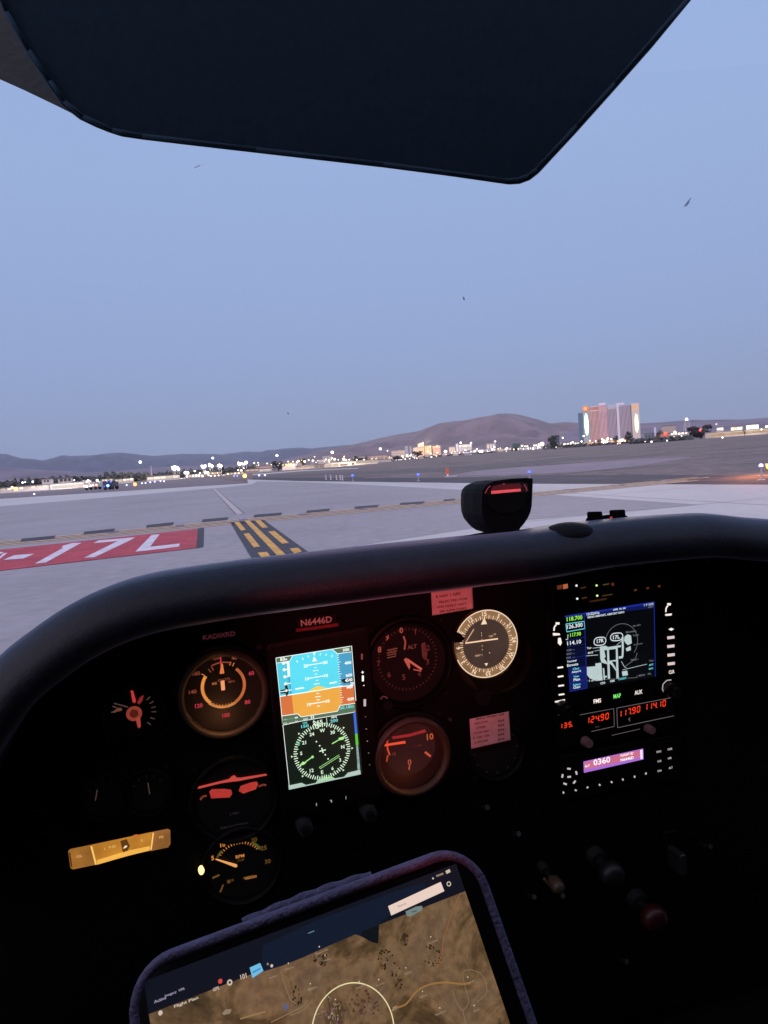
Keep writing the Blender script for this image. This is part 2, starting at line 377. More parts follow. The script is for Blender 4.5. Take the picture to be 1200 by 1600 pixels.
# ---- mountains
def interp(pts, x):
    for (a, b), (c, d) in zip(pts, pts[1:]):
        if a <= x <= c:
            t = (x-a)/(c-a); return b+(d-b)*t
    return pts[0][1] if x < pts[0][0] else pts[-1][1]
from mathutils import noise as mn
def ridge(name, prof, d_foot, d_top, m, step=3, rows=44, rough=.34, seed=0.0):
    b = MB(); xs = []; x = prof[0][0]
    while x <= prof[-1][0]: xs.append(x); x += step
    vs_, fs = [], []
    for x in xs:
        g = at(x, hor(x), 1000)-CAM; az = Vector((g.x, g.y, 0)).normalized()
        top = at(x, interp(prof, x), d_top).z
        for j in range(rows):
            t = j/(rows-1)*1.35; d = d_foot+(d_top-d_foot)*t
            s = (t**1.25 if t <= 1 else 1-(t-1)*1.6)
            p = az*d
            n = mn.fractal(Vector((p.x/900+seed, p.y/900, 3.1)), .9, 2.1, 6)
            n2 = abs(mn.fractal(Vector((p.x/300+seed, p.y/1100, 7.7)), .8, 2.0, 5))
            k = math.sin(min(t, 1)*math.pi)
            z = top*(s + (rough*n-.55*rough*n2)*k) + top*.012*mn.noise(Vector((p.x/90, p.y/90, seed)))*(1 if t > .2 else 0)
            z += top*.035*mn.noise(Vector((p.x/160, p.y/160, seed+5)))*min(1, t*2); vs_.append((p.x, p.y, z if j else -30))
    for i in range(len(xs)-1):
        for j in range(rows-1):
            a = i*rows+j; fs.append((a, a+rows, a+rows+1, a+1))
    b.add(vs_, fs, m); o = b.build(name, smooth=True); return struct(o)
left = [(-160, 706), (-60, 704), (0, 709), (15, 709), (40, 716), (75, 718), (100, 711), (140, 711), (170, 708), (195, 706), (220, 710), (240, 712), (260, 711), (285, 709), (320, 708),
        (350, 709), (390, 705), (408, 706), (420, 703), (450, 700), (475, 699), (490, 700), (520, 697.5), (560, 694), (620, 690), (700, 690)]
low = [(-160, 724), (0, 729), (40, 733), (90, 735), (130, 738), (180, 736), (240, 730), (330, 727), (430, 722), (560, 710)]
mid = [(430, 722), (470, 712), (505, 703), (540, 697), (575, 689), (600, 683), (650, 674), (662, 671), (690, 660), (733, 655), (770, 648.5), (787, 645.2), (800, 644.6), (809, 646.5), (817, 649), (837, 653), (863, 661),
       (887, 659.5), (905, 660.5), (950, 663), (1003, 672), (1060, 677)]
right = [(850, 690), (905, 668), (950, 661), (1003, 661), (1033, 660), (1077, 656), (1117, 656), (1167, 655), (1200, 653), (1300, 648)]
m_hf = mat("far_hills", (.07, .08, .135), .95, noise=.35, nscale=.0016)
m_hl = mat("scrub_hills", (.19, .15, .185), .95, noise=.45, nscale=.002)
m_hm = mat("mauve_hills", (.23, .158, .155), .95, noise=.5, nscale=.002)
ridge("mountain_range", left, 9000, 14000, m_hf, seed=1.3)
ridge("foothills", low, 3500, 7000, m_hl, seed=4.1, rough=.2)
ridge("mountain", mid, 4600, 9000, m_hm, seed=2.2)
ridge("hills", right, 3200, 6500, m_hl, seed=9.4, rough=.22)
# ================================================================== THE TOWN, THE AIRFIELD LIGHTS, THE TREES
def g0(x, dist):
    p = at(x, hor(x), dist); return Vector((p.x, p.y, 0))
def zat(x, y, dist): return at(x, y, dist).z
def far_glow(rgb, k):
    M = glow(rgb, k); M.cycles.emission_sampling = 'NONE'; return M
m_pole = mat("pole_metal", (.35, .34, .36), .5, metal=.6)
def lamp(name, x, y, dist, rpx, rgb, k, label, group=None, cat="street lamp", base=None):
    p = g0(x, dist); z = max(zat(x, y, dist), .3); r = rpx*dist/F
    t = thing(name, label, cat, p, group)
    b = MB(); b.tube(p, p+Z*(z-r*.6), max(.03, r*.12), max(.02, r*.08), m_pole, 6)
    if base: b.tube(p, p+Z*.06, base, base*.8, m_pole, 10)
    b.build("pole", t)
    b = MB(); b.ball(p+Z*z, r, far_glow(rgb, k), 8, 6); b.build("lamp_head", t, smooth=True)
    return t
WARM, WHITE, COOL, AMBER, BLUE = (255, 214, 150), (255, 244, 225), (225, 235, 255), (255, 140, 50), (70, 90, 255)

# edge lights of the taxiway
def edge_light(x, yb, yt, label, group="blue taxiway edge lights", rgb=(62, 84, 255), k=4.5, rr=.085, m2=None):
    p = G(x, yb); d = math.hypot(p.x, p.y); z = max(zat(x, yt, d), .2)
    t = thing("taxiway_light", label, "taxiway light", p, group)
    b = MB(); b.tube(p, p+Z*.03, .14, .13, mat("light_can", (.5, .48, .5), .5), 14); b.build("base_plate", t)
    b = MB(); b.tube(p+Z*.03, p+Z*(z-rr), .022, .022, mat("galvanised", (.55, .52, .55), .45, metal=.3), 8); b.build("post", t)
    b = MB(); b.tube(p+Z*(z-rr*1.1), p+Z*(z-rr*.5), rr*.75, rr*.9, mat("fixture", (.3, .3, .35), .4), 12); b.build("collar", t)
    b = MB(); b.ball(p+Z*z, rr, glow(rgb, k), 12, 8); b.build("globe", t, smooth=True)
    return t, p+Z*z
edge_light(551.5, 751.5, 743, "blue taxiway light on a white post right of the five white stakes", rr=.13)
edge_light(654, 751.5, 741.5, "blue taxiway light on a post left of the orange marker", rr=.105)
edge_light(828, 753, 737.5, "blue taxiway light on a post just behind the top of the compass", rr=.085)
t, pz = edge_light(1190, 750, 727.5, "blue taxiway light on a post beside the amber guard light at the right edge", rr=.075, rgb=(150, 140, 255), k=8)
put_lamp("blue_lamp", t, pz+Z*.1, (.3, .35, 1), 6, radius=.05)
p = G(1206, 749); t = thing("guard_light", "amber runway guard light at the right edge of the picture", "guard light", p)
b = MB(); b.tube(p, p+Z*.45, .03, .03, m_pole, 8); b.build("post", t)
b = MB(); b.box(p+Z*.48, .42, .12, .26, mat("guard_box", (.5, .35, .08), .5), bev=.04); b.build("housing", t)
b = MB()
pp = p+Z*.5-Vector((p.x, p.y, 0)).normalized()*.075
b.ball(pp+RT*-.10, .085, glow((255, 160, 50), 14), 12, 8); b.build("lens", t, smooth=True)
put_lamp("amber_fill", t, pp+Vector((.6, 2.6, .35)), (1, .30, .06), 260, radius=.12)  # added fill lamp behind the guard light, stands in for its orange flare
for x, yb, yt, l in ((54, 777, 772, "blue light alone in the verge at the far left"),):
    edge_light(x, yb, yt, l, rr=.13, rgb=(190, 190, 255), k=5)
for i, (x, y) in enumerate([(197, 758.4), (221, 755), (226.5, 754.6), (234, 753.6), (241, 752.6), (250, 751.8), (255.5, 752)]):
    lamp("taxiway_light", x, y, 190, 1.2, (170, 180, 255), 4, "small blue white light in the row along the far left taxiway", "row of lights along the far left taxiway", "taxiway light")
for x, y in [(365, 743.8), (370, 743.6)]:
    lamp("taxiway_light", x, y, 180, 1.1, (120, 130, 255), 4, "small violet blue light just left of the bright orange lamp", "violet lights beside the orange lamp", "taxiway light")
for x, y in [(404, 742.8), (413, 742.4)]:
    lamp("taxiway_light", x, y, 150, 1.5, (170, 170, 255), 4, "small pale violet light right of the bright orange lamp", "pale violet lights right of the orange lamp", "taxiway light")
lamp("guard_light", 381.6, 743.7, 140, 3.0, (255, 165, 80), 7, "bright orange lamp beside the far end of the taxiway", cat="guard light")
lamp("guard_light", 210, 756.8, 170, 2.6, (255, 130, 70), 6, "orange red lamp in the row of far left taxiway lights", cat="guard light")
lamp("guard_light", 24.5, 764, 190, 2.8, (255, 160, 90), 5, "orange lamp before the low building at the far left", cat="guard light")
lamp("street_lamp", 19, 761.5, 200, 1.6, (255, 225, 160), 5, "pale yellow lamp beside the orange lamp at the far left", cat="lamp")

# white stakes and the orange marker
for i, (x, yt, yb) in enumerate([(509.5, 742, 749.6), (517, 741.5, 749.8), (526, 742.5, 750), (532, 742, 750.2), (535.5, 742.6, 750.4)]):
    p = G(x, yb); d = math.hypot(p.x, p.y); z = zat(x, yt, d); b = MB()
    b.tube(p, p+Z*z, .05, .05, m_white, 8); b.tube(p+Z*(z-.07), p+Z*z, .085, .085, m_white, 8)
    b.tube(p, p+Z*.03, .12, .12, m_white, 10)
    tag(b.build("marker_stake", origin=p), ["white stake at the left end of the row of five in the grass", "white stake second from the left in the row of five", "white stake in the middle of the row of five",
        "white stake second from the right in the row of five", "white stake at the right end of the row nearest the blue light"][i], "marker stake", "white marker stakes in the dark grass")
p = G(699.5, 745); d = math.hypot(p.x, p.y); t = thing("marker_board", "small orange topped marker board on a white foot in the grass", "marker board", p)
z = zat(699.5, 731.5, d); b = MB(); b.box(p+Z*(z*.66), .26, .12, z*.68, mat("marker_orange", (.75, .16, .06), .6), bev=.03); b.build("board", t)
b = MB(); b.box(p+Z*(z*.16), .16, .10, z*.32, m_white); b.build("foot", t)
b = MB(); b.box(p+Z*.02+Vector((.25, 0, 0)), 1.0, .5, .05, m_conc); b.build("pad", t)

# vehicles on the far left
def truck(x, yb, L, label, body, lights, name="airport_truck"):
    p = G(x, yb); g = Vector((p.x, p.y, 0)); t = thing(name, label, "truck", g)
    X = Vector((1, -.12, 0)).normalized(); Y = Vector((.12, 1, 0)).normalized(); mb_ = mat("truck_"+name+str(x), body, .4, coat=.5)
    b = MB(); b.box(g+X*(-L*.12)+Z*1.15, L*.74, 1.9, 1.1, mb_, X, Y, Z, .1); b.build("cargo_box", t)
    b = MB(); b.box(g+X*(L*.37)+Z*.95, L*.22, 1.8, .8, mb_, X, Y, Z, .1); b.build("cab", t)
    b = MB(); b.box(g+X*(L*.40)+Z*1.3, L*.12, 1.7, .3, mat("dark_glass", (.02, .02, .03), .1), X, Y, Z, .05); b.build("windscreen", t)
    for sx in (-.3, .3):
        for sy in (-.9, .9):
            b = MB(); c = g+X*(L*sx)+Y*sy+Z*.34; b.tube(c-Y*.12, c+Y*.12, .34, .34, mat("tyre", (.02, .02, .02), .8), 14); b.build("wheel", t)
    for u, zz, r, rgb, k in lights:
        b = MB(); b.ball(g+X*u-Y*1.0+Z*zz, r, far_glow(rgb, k), 8, 6); b.build("beacon", t)
truck(146, 765.3, 3.3, "small white truck with orange and white lights on the far left taxiway", (.6, .6, .62),
      [(-1.4, .9, .22, (255, 180, 120), 5), (-.9, .8, .24, WHITE, 5), (0, .9, .2, (255, 235, 210), 4), (.6, 1.0, .16, (255, 200, 160), 4), (1.3, 1.0, .2, (255, 140, 90), 5), (-.3, 1.4, .12, (255, 150, 110), 3)])
truck(174, 765, 2.3, "dark truck with blue flashing beacons right of the white truck", (.04, .05, .09),
      [(-.1, .8, .26, (110, 160, 255), 6), (-.2, 1.6, .13, (70, 100, 255), 4), (.6, 1.5, .13, (90, 120, 255), 4), (-.8, .7, .12, (60, 90, 255), 3)], name="patrol_truck")

# ---- buildings
def wallmat(c): return mat("wall_%d_%d_%d" % tuple(int(v*255) for v in c), c, .85, noise=.12, nscale=.3)
m_roof = mat("grey_roof", (.16, .155, .17), .8)
def bld(x0, x1, ytop, dist, col, label, name="hangar", cat="building", wins=(), depth=None, roof=.4, roofcol=None, yaw=0, extra=None):
    a = g0(x0, dist); c = g0(x1, dist); xm = (x0+x1)/2; h = zat(xm, ytop, dist); X = (c-a).normalized(); Y = Vector((-X.y, X.x, 0)); W = (c-a).length
    if depth is None: depth = max(8, W*.5)
    t = thing(name, label, cat, (a+c)/2)
    b = MB(); b.box((a+c)/2+Y*depth/2+Z*(h-roof)/2, W, depth, h-roof, wallmat(col), X, Y, Z); b.build("wall", t)
    b = MB(); b.box((a+c)/2+Y*depth/2+Z*(h-roof/2), W+.5, depth+.5, roof, roofcol or m_roof, X, Y, Z); rf = b.build("roof", t)
    for wx0, wx1, y0, y1, rgb, k in wins:       # windows, and floodlit wall fronts put in as glowing panels, in photo coordinates
        p = a+X*(W*(wx0-x0)/(x1-x0)); q = a+X*(W*(wx1-x0)/(x1-x0)); z1 = zat(xm, y0, dist); z0 = max(.2, zat(xm, y1, dist))
        b = MB(); b.box((p+q)/2+Z*(z0+z1)/2-Y*.06, (q-p).length, .2, z1-z0, far_glow(rgb, k) if k else mat("dark_opening", (.05, .05, .06), .5), X, Y, Z); b.build("window" if k else "door", t)
    return t, (a, X, Y, W, h)
def row(x0, x1, n, y0, y1, rgb, k, fill=.5, rnd=None):
    out = []; s = (x1-x0)/n
    for i in range(n):
        out.append((x0+s*(i+.5-fill/2), x0+s*(i+.5+fill/2), y0, y1, rgb, round(1.45*k*(rnd[i % len(rnd)] if rnd else 1), 2)))
    return out
CR1, CR2, BG, PK = (.72, .66, .60), (.60, .55, .53), (.48, .42, .38), (.62, .42, .36)
bld(-30, 76, 760.2, 300, CR2, "long low pale hall at the far left edge", wins=row(-10, 74, 9, 762, 765, (255, 225, 200), 1.0, .6, [1, .5, .9, .7]))
bld(78, 133, 753.5, 300, CR1, "large pale hangar with a long blank front at the left", wins=row(80, 132, 4, 757.5, 762.5, (235, 220, 215), .62, .93), depth=40)
bld(66, 84, 747.5, 340, CR1, "narrow flat roofed pale block behind the long low hall", wins=row(68, 78, 2, 750, 753, (60, 60, 60), 0, .6))
bld(91, 114, 746.5, 345, CR1, "pale building with a row of three dark openings above the blank hangar", wins=row(93, 112, 3, 748.2, 752, (60, 60, 60), 0, .7), name="terminal_building")
bld(128, 143, 749.5, 320, CR1, "brightly lit low terminal wing right of the blank hangar", name="terminal_wing", wins=row(128.5, 142.5, 3, 750.5, 755.5, (255, 250, 235), 1.3, .8, [.8, 1, .6]))
bld(143, 158, 751, 325, CR2, "lit glazed wing left of the small cream block", name="terminal_wing", wins=row(143.5, 157.5, 3, 752, 756.5, (215, 240, 225), .9, .7, [1, .5]))
bld(158, 177, 747.5, 335, CR1, "small cream block behind the blue beacon truck", wins=row(159, 176, 4, 749, 751.5, (250, 230, 190), .9, .6, [.8, 1, .4]), name="service_building")
bld(178, 209, 747, 330, CR1, "cream sheds in front of the dark trees", name="shed", wins=row(192, 208, 3, 748.2, 751, (255, 240, 215), 1.1, .8, [1, .7, 1])+row(179, 191, 2, 748.5, 752, (250, 230, 200), .6, .6))
bld(229, 280, 742.3, 310, CR1, "long pale hangar under the left floodlight glare", wins=row(230, 279, 5, 744, 748, (250, 235, 215), .8, .9, [.9, 1.1, 1, .7]))
bld(289, 318, 740, 330, CR2, "low terminal under the middle floodlights", name="terminal_building", wins=row(289.5, 317.5, 6, 741.5, 745, (255, 244, 220), 1.5, .6, [1, .4, .8, 1.2]))
bld(318, 346, 736.5, 345, BG, "long terminal concourse under the right pair of floodlights", name="terminal_concourse", wins=row(318.5, 345.5, 7, 738.5, 740.5, (255, 225, 185), 1.2, .6, [.6, 1, .4, 1.2]))
bld(352, 382, 737, 350, BG, "lit warehouse left of the large floodlight trio", name="warehouse", wins=row(353, 381, 5, 738.5, 741, (255, 230, 190), 1.2, .6, [1, .5, 1.1]))
bld(383, 405, 731.5, 360, BG, "pale warehouse behind the orange lamp", name="warehouse", wins=row(384, 404, 3, 733.5, 735.8, (240, 205, 180), .55, .8))
bld(398, 425, 727.5, 520, PK, "pinkish shed left of the round dark tree", name="shed")
bld(400, 424, 731.5, 380, CR1, "white shed with a blank front below the pinkish shed", name="shed", wins=row(401, 423, 2, 733, 735.5, (235, 220, 215), .6, .9))
bld(441, 464, 723.5, 420, CR2, "yellow lit depot right of the round dark tree", name="depot", wins=row(442, 457, 4, 724.5, 727.5, (255, 225, 150), 1.8, .7, [1, .6, 1.1]))
bld(462, 508, 726.3, 400, BG, "long beige warehouse front left of the wide pale wall", name="warehouse", wins=row(490, 506, 2, 728.5, 731.5, (200, 180, 170), .3, .8))
bld(507, 590, 720.3, 395, CR2, "wide pale warehouse with dark loading doors", name="warehouse", depth=60, wins=[(531, 543, 723.6, 728.6, (0, 0, 0), 0), (549, 553, 723, 727.5, (0, 0, 0), 0)]+row(508, 530, 2, 722.5, 728.5, (235, 215, 195), .5, .9)+row(556, 588, 3, 719.8+1.2, 725, (225, 205, 190), .45, .94))
bld(505, 520, 711.5, 900, CR1, "pale square block above the wide warehouse", name="office_block", wins=row(506, 519, 3, 713, 714.5, (200, 190, 190), .35, .6))
bld(556, 576, 712, 950, BG, "wide grey roofed block left of the dark trees", name="office_block")
bld(577, 606, 711, 1100, PK, "pinkish low block between the trees and the stepped building", name="office_block", wins=row(580, 604, 4, 713, 715, (235, 200, 170), .6, .5))
bld(590, 611, 717.2, 520, CR2, "pale low shed right of the wide warehouse", name="shed", wins=row(591, 610, 3, 719, 720.5, (220, 205, 190), .4, .6))
# downtown
D = 3800
bld(612, 634, 703.5, D, BG, "stepped beige hotel at the left end of downtown", name="hotel_tower", wins=row(613, 633, 6, 706, 707.4, (235, 195, 170), .8, .6)+row(613, 633, 6, 709.5, 710.7, (240, 205, 180), .7, .6), depth=60)
bld(633.4, 638.6, 697, D-200, (.62, .6, .62), "slim pale grey tower at the left of downtown", name="office_tower", wins=row(633.8, 638.2, 2, 699, 709, (190, 185, 200), .45, .5), depth=25)
bld(641, 643.6, 697, D-200, (.6, .58, .6), "very slim grey tower between the pale tower and the peach towers", name="office_tower", depth=15)
bld(646, 654, 698.5, D, CR2, "cream hotel block left of the peach tower", name="hotel_tower", wins=row(646.5, 653.5, 3, 700, 708, (255, 215, 175), .9, .6), depth=40)
bld(653.5, 664, 692, D, PK, "tallest peach lit tower with a stepped top downtown", name="hotel_tower", wins=row(654, 663.5, 3, 693.5, 698, (255, 190, 140), 1.8, .7)+row(654, 663.5, 4, 700, 709, (255, 190, 140), 1.2, .6), depth=40)
bld(664.5, 675, 696, D, PK, "orange lit tower in the middle of downtown", name="hotel_tower", wins=row(665, 674.5, 4, 697, 708, (255, 200, 125), 1.15, .7), depth=40)
bld(676.5, 689, 696.3, D, PK, "broad orange lit tower at the right of downtown", name="hotel_tower", wins=row(677, 688.6, 4, 697, 700, (255, 190, 130), 1.3, .7)+row(677, 688.6, 5, 701.5, 707, (250, 180, 140), .9, .6), depth=40)
bld(649, 680, 711.5, 1400, CR1, "long low lit hall below the downtown towers", name="hall", wins=row(650, 679, 6, 713, 718, (255, 225, 195), .9, .85, [1, .8, 1.1]))
bld(617, 629, 716.8, 700, CR1, "small white lit house beside the round trees", name="house", wins=row(618, 628, 3, 718, 722, (255, 235, 235), 1.1, .7))
bld(635, 648, 711, 1300, CR2, "lit white store front left of the long low hall", name="store", wins=row(636, 647, 3, 713, 718.5, (250, 235, 235), .95, .5, [1, .5]))
bld(702, 712, 698, D, CR2, "beige block with lit top right of downtown", name="hotel_tower", wins=row(702.5, 711.5, 3, 700, 706, (250, 210, 180), .85, .5), depth=40)
bld(713, 717, 693, D, (.7, .7, .72), "slim white tower left of the lit casino block", name="office_tower", wins=row(713.4, 716.6, 1, 694.5, 706, (240, 240, 255), .8, .5), depth=20)
bld(717.5, 738, 694, D, CR1, "wide white lit casino block between the slim tower and the bright light", name="casino_building", wins=row(718, 737.5, 6, 695.2, 697.8, (255, 235, 215), 1.4, .7, [1, .6, 1.2])+row(718, 737.5, 6, 699.5, 705, (240, 220, 215), .75, .5), depth=50)
bld(692, 722, 707.5, 1500, PK, "reddish low block below the beige block", name="hall", wins=row(694, 721, 7, 709.5, 714.5, (235, 150, 130), .65, .5))
bld(722, 768, 702.5, 1700, (.55, .5, .55), "long low lit hall around the bright white light", name="hall", wins=row(723, 767, 12, 704, 707.5, (245, 235, 250), 1.3, .5, [1, .3, .7, 1.3, .5]))
bld(760.5, 774.5, 692.5, 3500, CR2, "beige twin block with a lamp on its roof corner", name="hotel_tower", wins=row(761, 774, 3, 694.5, 703, (250, 225, 200), .8, .55), depth=40)
bld(801, 813, 693, 2300, (.08, .14, .12), "dark green domed hall right of the twin block", name="arena", wins=row(802, 812, 2, 697, 700, (40, 70, 60), .5, .5))
bld(776, 800, 699, 1500, (.5, .46, .5), "low grey hall right of the twin block", name="hall", wins=row(777, 799, 6, 701, 704, (250, 240, 240), 1.2, .4, [1, .4, .8]))
bld(815, 848, 697.5, 900, (.5, .46, .5), "low hall behind the white parked trucks", name="hall", wins=row(816, 846, 8, 699, 701.5, (255, 245, 240), 1.5, .45, [1, .4, 1.2, .7]))
# east side
bld(878, 906, 691.2, 800, CR2, "low white buildings left of the tall hotel", name="hall", wins=row(879, 905, 7, 692.5, 695.5, (255, 244, 230), 1.5, .5, [1, .5, 1.2]))
bld(912, 985, 688.2, 1150, PK, "long pink roofed podium at the foot of the tall hotel", name="casino_podium", wins=row(914, 984, 14, 689.8, 692.6, (255, 205, 150), 1.4, .5, [1.5, .3, .8, .5, 1.2, .4]), depth=60)
bld(1007, 1023, 676.8, 600, (.22, .24, .28), "dark flat roofed store right of the tall hotel", name="store", wins=row(1008, 1022, 3, 680, 683, (60, 90, 90), .6, .6))
bld(1022.5, 1026, 666.5, 900, (.75, .72, .78), "narrow white silo beside the beige hall", name="silo")
bld(1034, 1057, 664.5, 700, (.52, .45, .38), "big windowless beige hall left of the beacon tower", name="arena", depth=40)
bld(1026, 1076, 676, 560, BG, "long low lit store in front of the beige hall", name="store", wins=row(1048, 1075, 5, 677, 679.5, (255, 235, 220), 1.4, .7, [1, .7, 1.2])+row(1028, 1046, 3, 678, 681, (220, 60, 40), 1.0, .5))
bld(1102, 1240, 670.5, 480, (.46, .40, .34), "long beige lit terminal wall at the right edge", name="terminal_building", depth=40,
    wins=row(1112, 1238, 12, 673.6, 677.0, (226, 186, 152), .45, .93, [1, .85, 1.1]))
bld(1120, 1131, 667.5, 500, CR1, "small lit kiosk on the roofline of the beige terminal", name="kiosk", wins=row(1120.5, 1130.5, 2, 668.4, 671, (255, 240, 225), 1.8, .8))
bld(1142, 1161, 665.5, 500, CR1, "lit white block in the middle of the beige terminal", name="terminal_block", wins=row(1142.5, 1160.5, 4, 668, 673.5, (255, 238, 205), 1.2, .8, [1.2, .7, 1, 1.3]))
bld(1166, 1186, 662.5, 500, CR1, "brightest white lit block near the right edge of the terminal", name="terminal_block", wins=row(1166.5, 1185.5, 5, 664.5, 671, (255, 252, 235), 2.2, .7, [1, .6, 1.2, .9]))

# ---- the tall hotel
HD = 1400; t = thing("tall_hotel", "tall pink and mauve casino hotel with white ribs and two glowing end towers", "hotel", g0(955, HD))
a0, a1 = g0(913, HD), g0(1001, HD); HX = (a1-a0).normalized(); HY = Vector((-HX.y, HX.x, 0)); HW = (a1-a0).length
def hx(x): return a0+HX*(HW*(x-913)/88)
def hz(y): return zat(955, y+.0752*0, HD)
def hzx(x, y): return zat(x, y, HD)
def hbox(name, x0, x1, yt, yb, front, depth, m, par=None):
    p, q = hx(x0), hx(x1); z1 = hzx((x0+x1)/2, yt); z0 = max(0, hzx((x0+x1)/2, yb)) if yb else 0
    b = MB(); b.box((p+q)/2+HY*(front+depth/2)+Z*(z0+z1)/2, (q-p).length, depth, z1-z0, m, HX, HY, Z); return b.build(name, par or t)
m_hw = mat("hotel_mauve", (.52, .44, .50), .8); m_hp = mat("hotel_pink", (.62, .36, .36), .8); m_hc = mat("hotel_cream", (.78, .70, .64), .8); m_rib = mat("hotel_rib", (.85, .74, .77), .7)
m_gl = mat("hotel_glass", (.36, .30, .36), .5)
hbox("left_wing", 913.3, 923.6, 633.5, None, -6, 30, mat("hotel_left", (.50, .58, .55), .7))
b = MB(); p = hx(913.2); b.loft([[p+HY*(y_)+HX*x_+Z*z_ for x_, y_ in ((0, -5.5), (0, 24), (-9.5, 24), (-8.5, 2))] for z_ in (0, hzx(910, 645))], mat("hotel_side", (.16, .24, .31), .6)); b.build("side_wing", t)
hbox("wall", 923.7, 989, 636.5, None, 0, 24, m_hw)
hbox("coral_wall", 923.9, 938.6, 634.6, None, -1.2, 1.1, glow((214, 140, 132), .85, .25, .08))  # neon light on both coral walls put in as emission
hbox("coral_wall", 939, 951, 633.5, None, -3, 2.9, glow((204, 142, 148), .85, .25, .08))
hbox("parapet", 938.8, 949.7, 629.3, 633.4, -3.4, 12, mat("hotel_parapet", (.85, .82, .88), .6)); hbox("parapet", 966.2, 979, 629.3, 632.8, -3.4, 12, mat("hotel_parapet", (.85, .82, .88), .6))
hbox("wall_top", 979, 989, 632.8, 636.6, 0, 20, m_hw)
hbox("pier", 966.3, 969.8, 632.9, None, -3.2, 3.1, mat("hotel_parapet", (.85, .82, .88), .6))
hbox("cornice", 924, 938.5, 640.5, 642.3, -1.8, .5, m_hc); hbox("cornice", 924, 938.5, 634.2, 635.8, -1.8, .5, m_hc)
hbox("cornice", 953, 966, 637.2, 638.4, -1.4, 1.3, m_hc)
for i in range(8):
    hbox("sign_strut", 953.5+i*1.6, 954.1+i*1.6, 632.6-(i*.12), 637, 4, .6, m_rib)
hbox("sign_band", 953, 966, 633.8, 634.3, 4.7, .5, m_rib)
for i in range(31):
    x = 924.9+i*2.05
    if x > 988.5: break
    if 966 < x+.4 and x < 970: continue
    hbox("rib", x, x+.72, 642.6 if x < 938 else (635 if x < 951 else 638.8 if x < 966 else 634.6), None, -4.2 if 938.5 < x < 951.3 else -1.9, 1.1 if 938.5 < x < 951.3 else .65 if x < 938.5 else 1.8, m_hc if x < 938 else m_rib)
    if x > 951: hbox("window_strip", x+.8, x+1.9, 640 if x < 966 else 636, None, -.3, .2, m_gl)
    else: hbox("window_strip", x+.95, x+1.75, 643, None, -3.5 if x > 938.5 else -1.5, .3, glow((180, 108, 118), .75, .3, .1))  # coral strips glow as well, for the neon light on this front
for i in range(9): hbox('floor_line', 952, 989, 642+i*5.2, 642.35+i*5.2, -2.3, .3, m_hw)
hbox("right_tower", 989.2, 1001, 630.2, None, -7, 32, mat("hotel_tower_cream", (.80, .72, .62), .7))
hbox("lit_top", 989.8, 1000.4, 631.2, 643, -7.5, .4, glow((226, 190, 178), .9, .12, .2))
def hdisc(name, x, y, rx, ry, front, m, n=24):
    c = hx(x)+HY*front; cz = hzx(x, y); r = HD/F
    b = MB(); b.loft([[c+HX*(math.cos(2*math.pi*i/n)*rx*r)+Z*(cz+math.sin(2*math.pi*i/n)*ry*r)+HY*d for i in range(n)] for d in (0, .8)], m); return b.build(name, t)
hdisc("round_sign", 918.0, 638.7, 4.3, 4.3, -7.6, far_glow((240, 140, 110), 1.0)); hdisc("round_sign_core", 917.8, 638.6, 2.6, 2.6, -8.3, far_glow((255, 185, 125), 1.1))
hdisc("oval_halo", 918.4, 663.5, 4.2, 17.5, -7.3, glow((150, 200, 185), .75)); hdisc("oval_light", 918.5, 663.3, 2.9, 16.4, -8.4, far_glow((240, 255, 245), 2.5))
hdisc("round_sign", 995.5, 635.5, 3.6, 4.6, -8.4, far_glow((240, 185, 160), .9)); hdisc("oval_halo", 995.9, 661, 3.7, 15.5, -8.2, glow((222, 208, 185), .9)); hdisc("oval_light", 995.9, 661.3, 2.3, 13.5, -9.2, far_glow((255, 252, 240), 2.5))

# beacon tower, slim masts
p = g0(1074, 700); h = zat(1074, 656.5, 700); t = thing("beacon_tower", "white four legged tower with a bright lamp on its deck", "tower", p)
for sx in (-1, 1):
    for sy in (-1, 1):
        b = MB(); b.tube(p+Vector((sx*2.6, sy*2.6, 0)), p+Vector((sx*1.3, sy*1.3, h-.8)), .32, .28, m_white, 6); b.build("leg", t)
b = MB(); b.box(p+Z*(h-.5), 4.6, 4.6, .5, m_white); b.build("deck", t)
b = MB(); b.box(p+Z*(h*.55), 3.6, 3.6, .35, m_white); b.build("brace", t)
b = MB(); b.ball(p+Z*(h+.8), 1.3, far_glow(WHITE, 4), 8, 6); b.build("lamp", t)
for x, yt, l in ((237.5, 728, "slim pale mast left of the floodlit terminals"), (774.5, 690, "slim mast on the corner of the beige twin block")):
    d = 900 if x < 300 else 3450; p = g0(x, d); h = zat(x, yt, d); b = MB(); b.tube(p, p+Z*h, d*.0009, d*.0005, m_white, 6); tag(b.build("mast", origin=p), l, "mast")

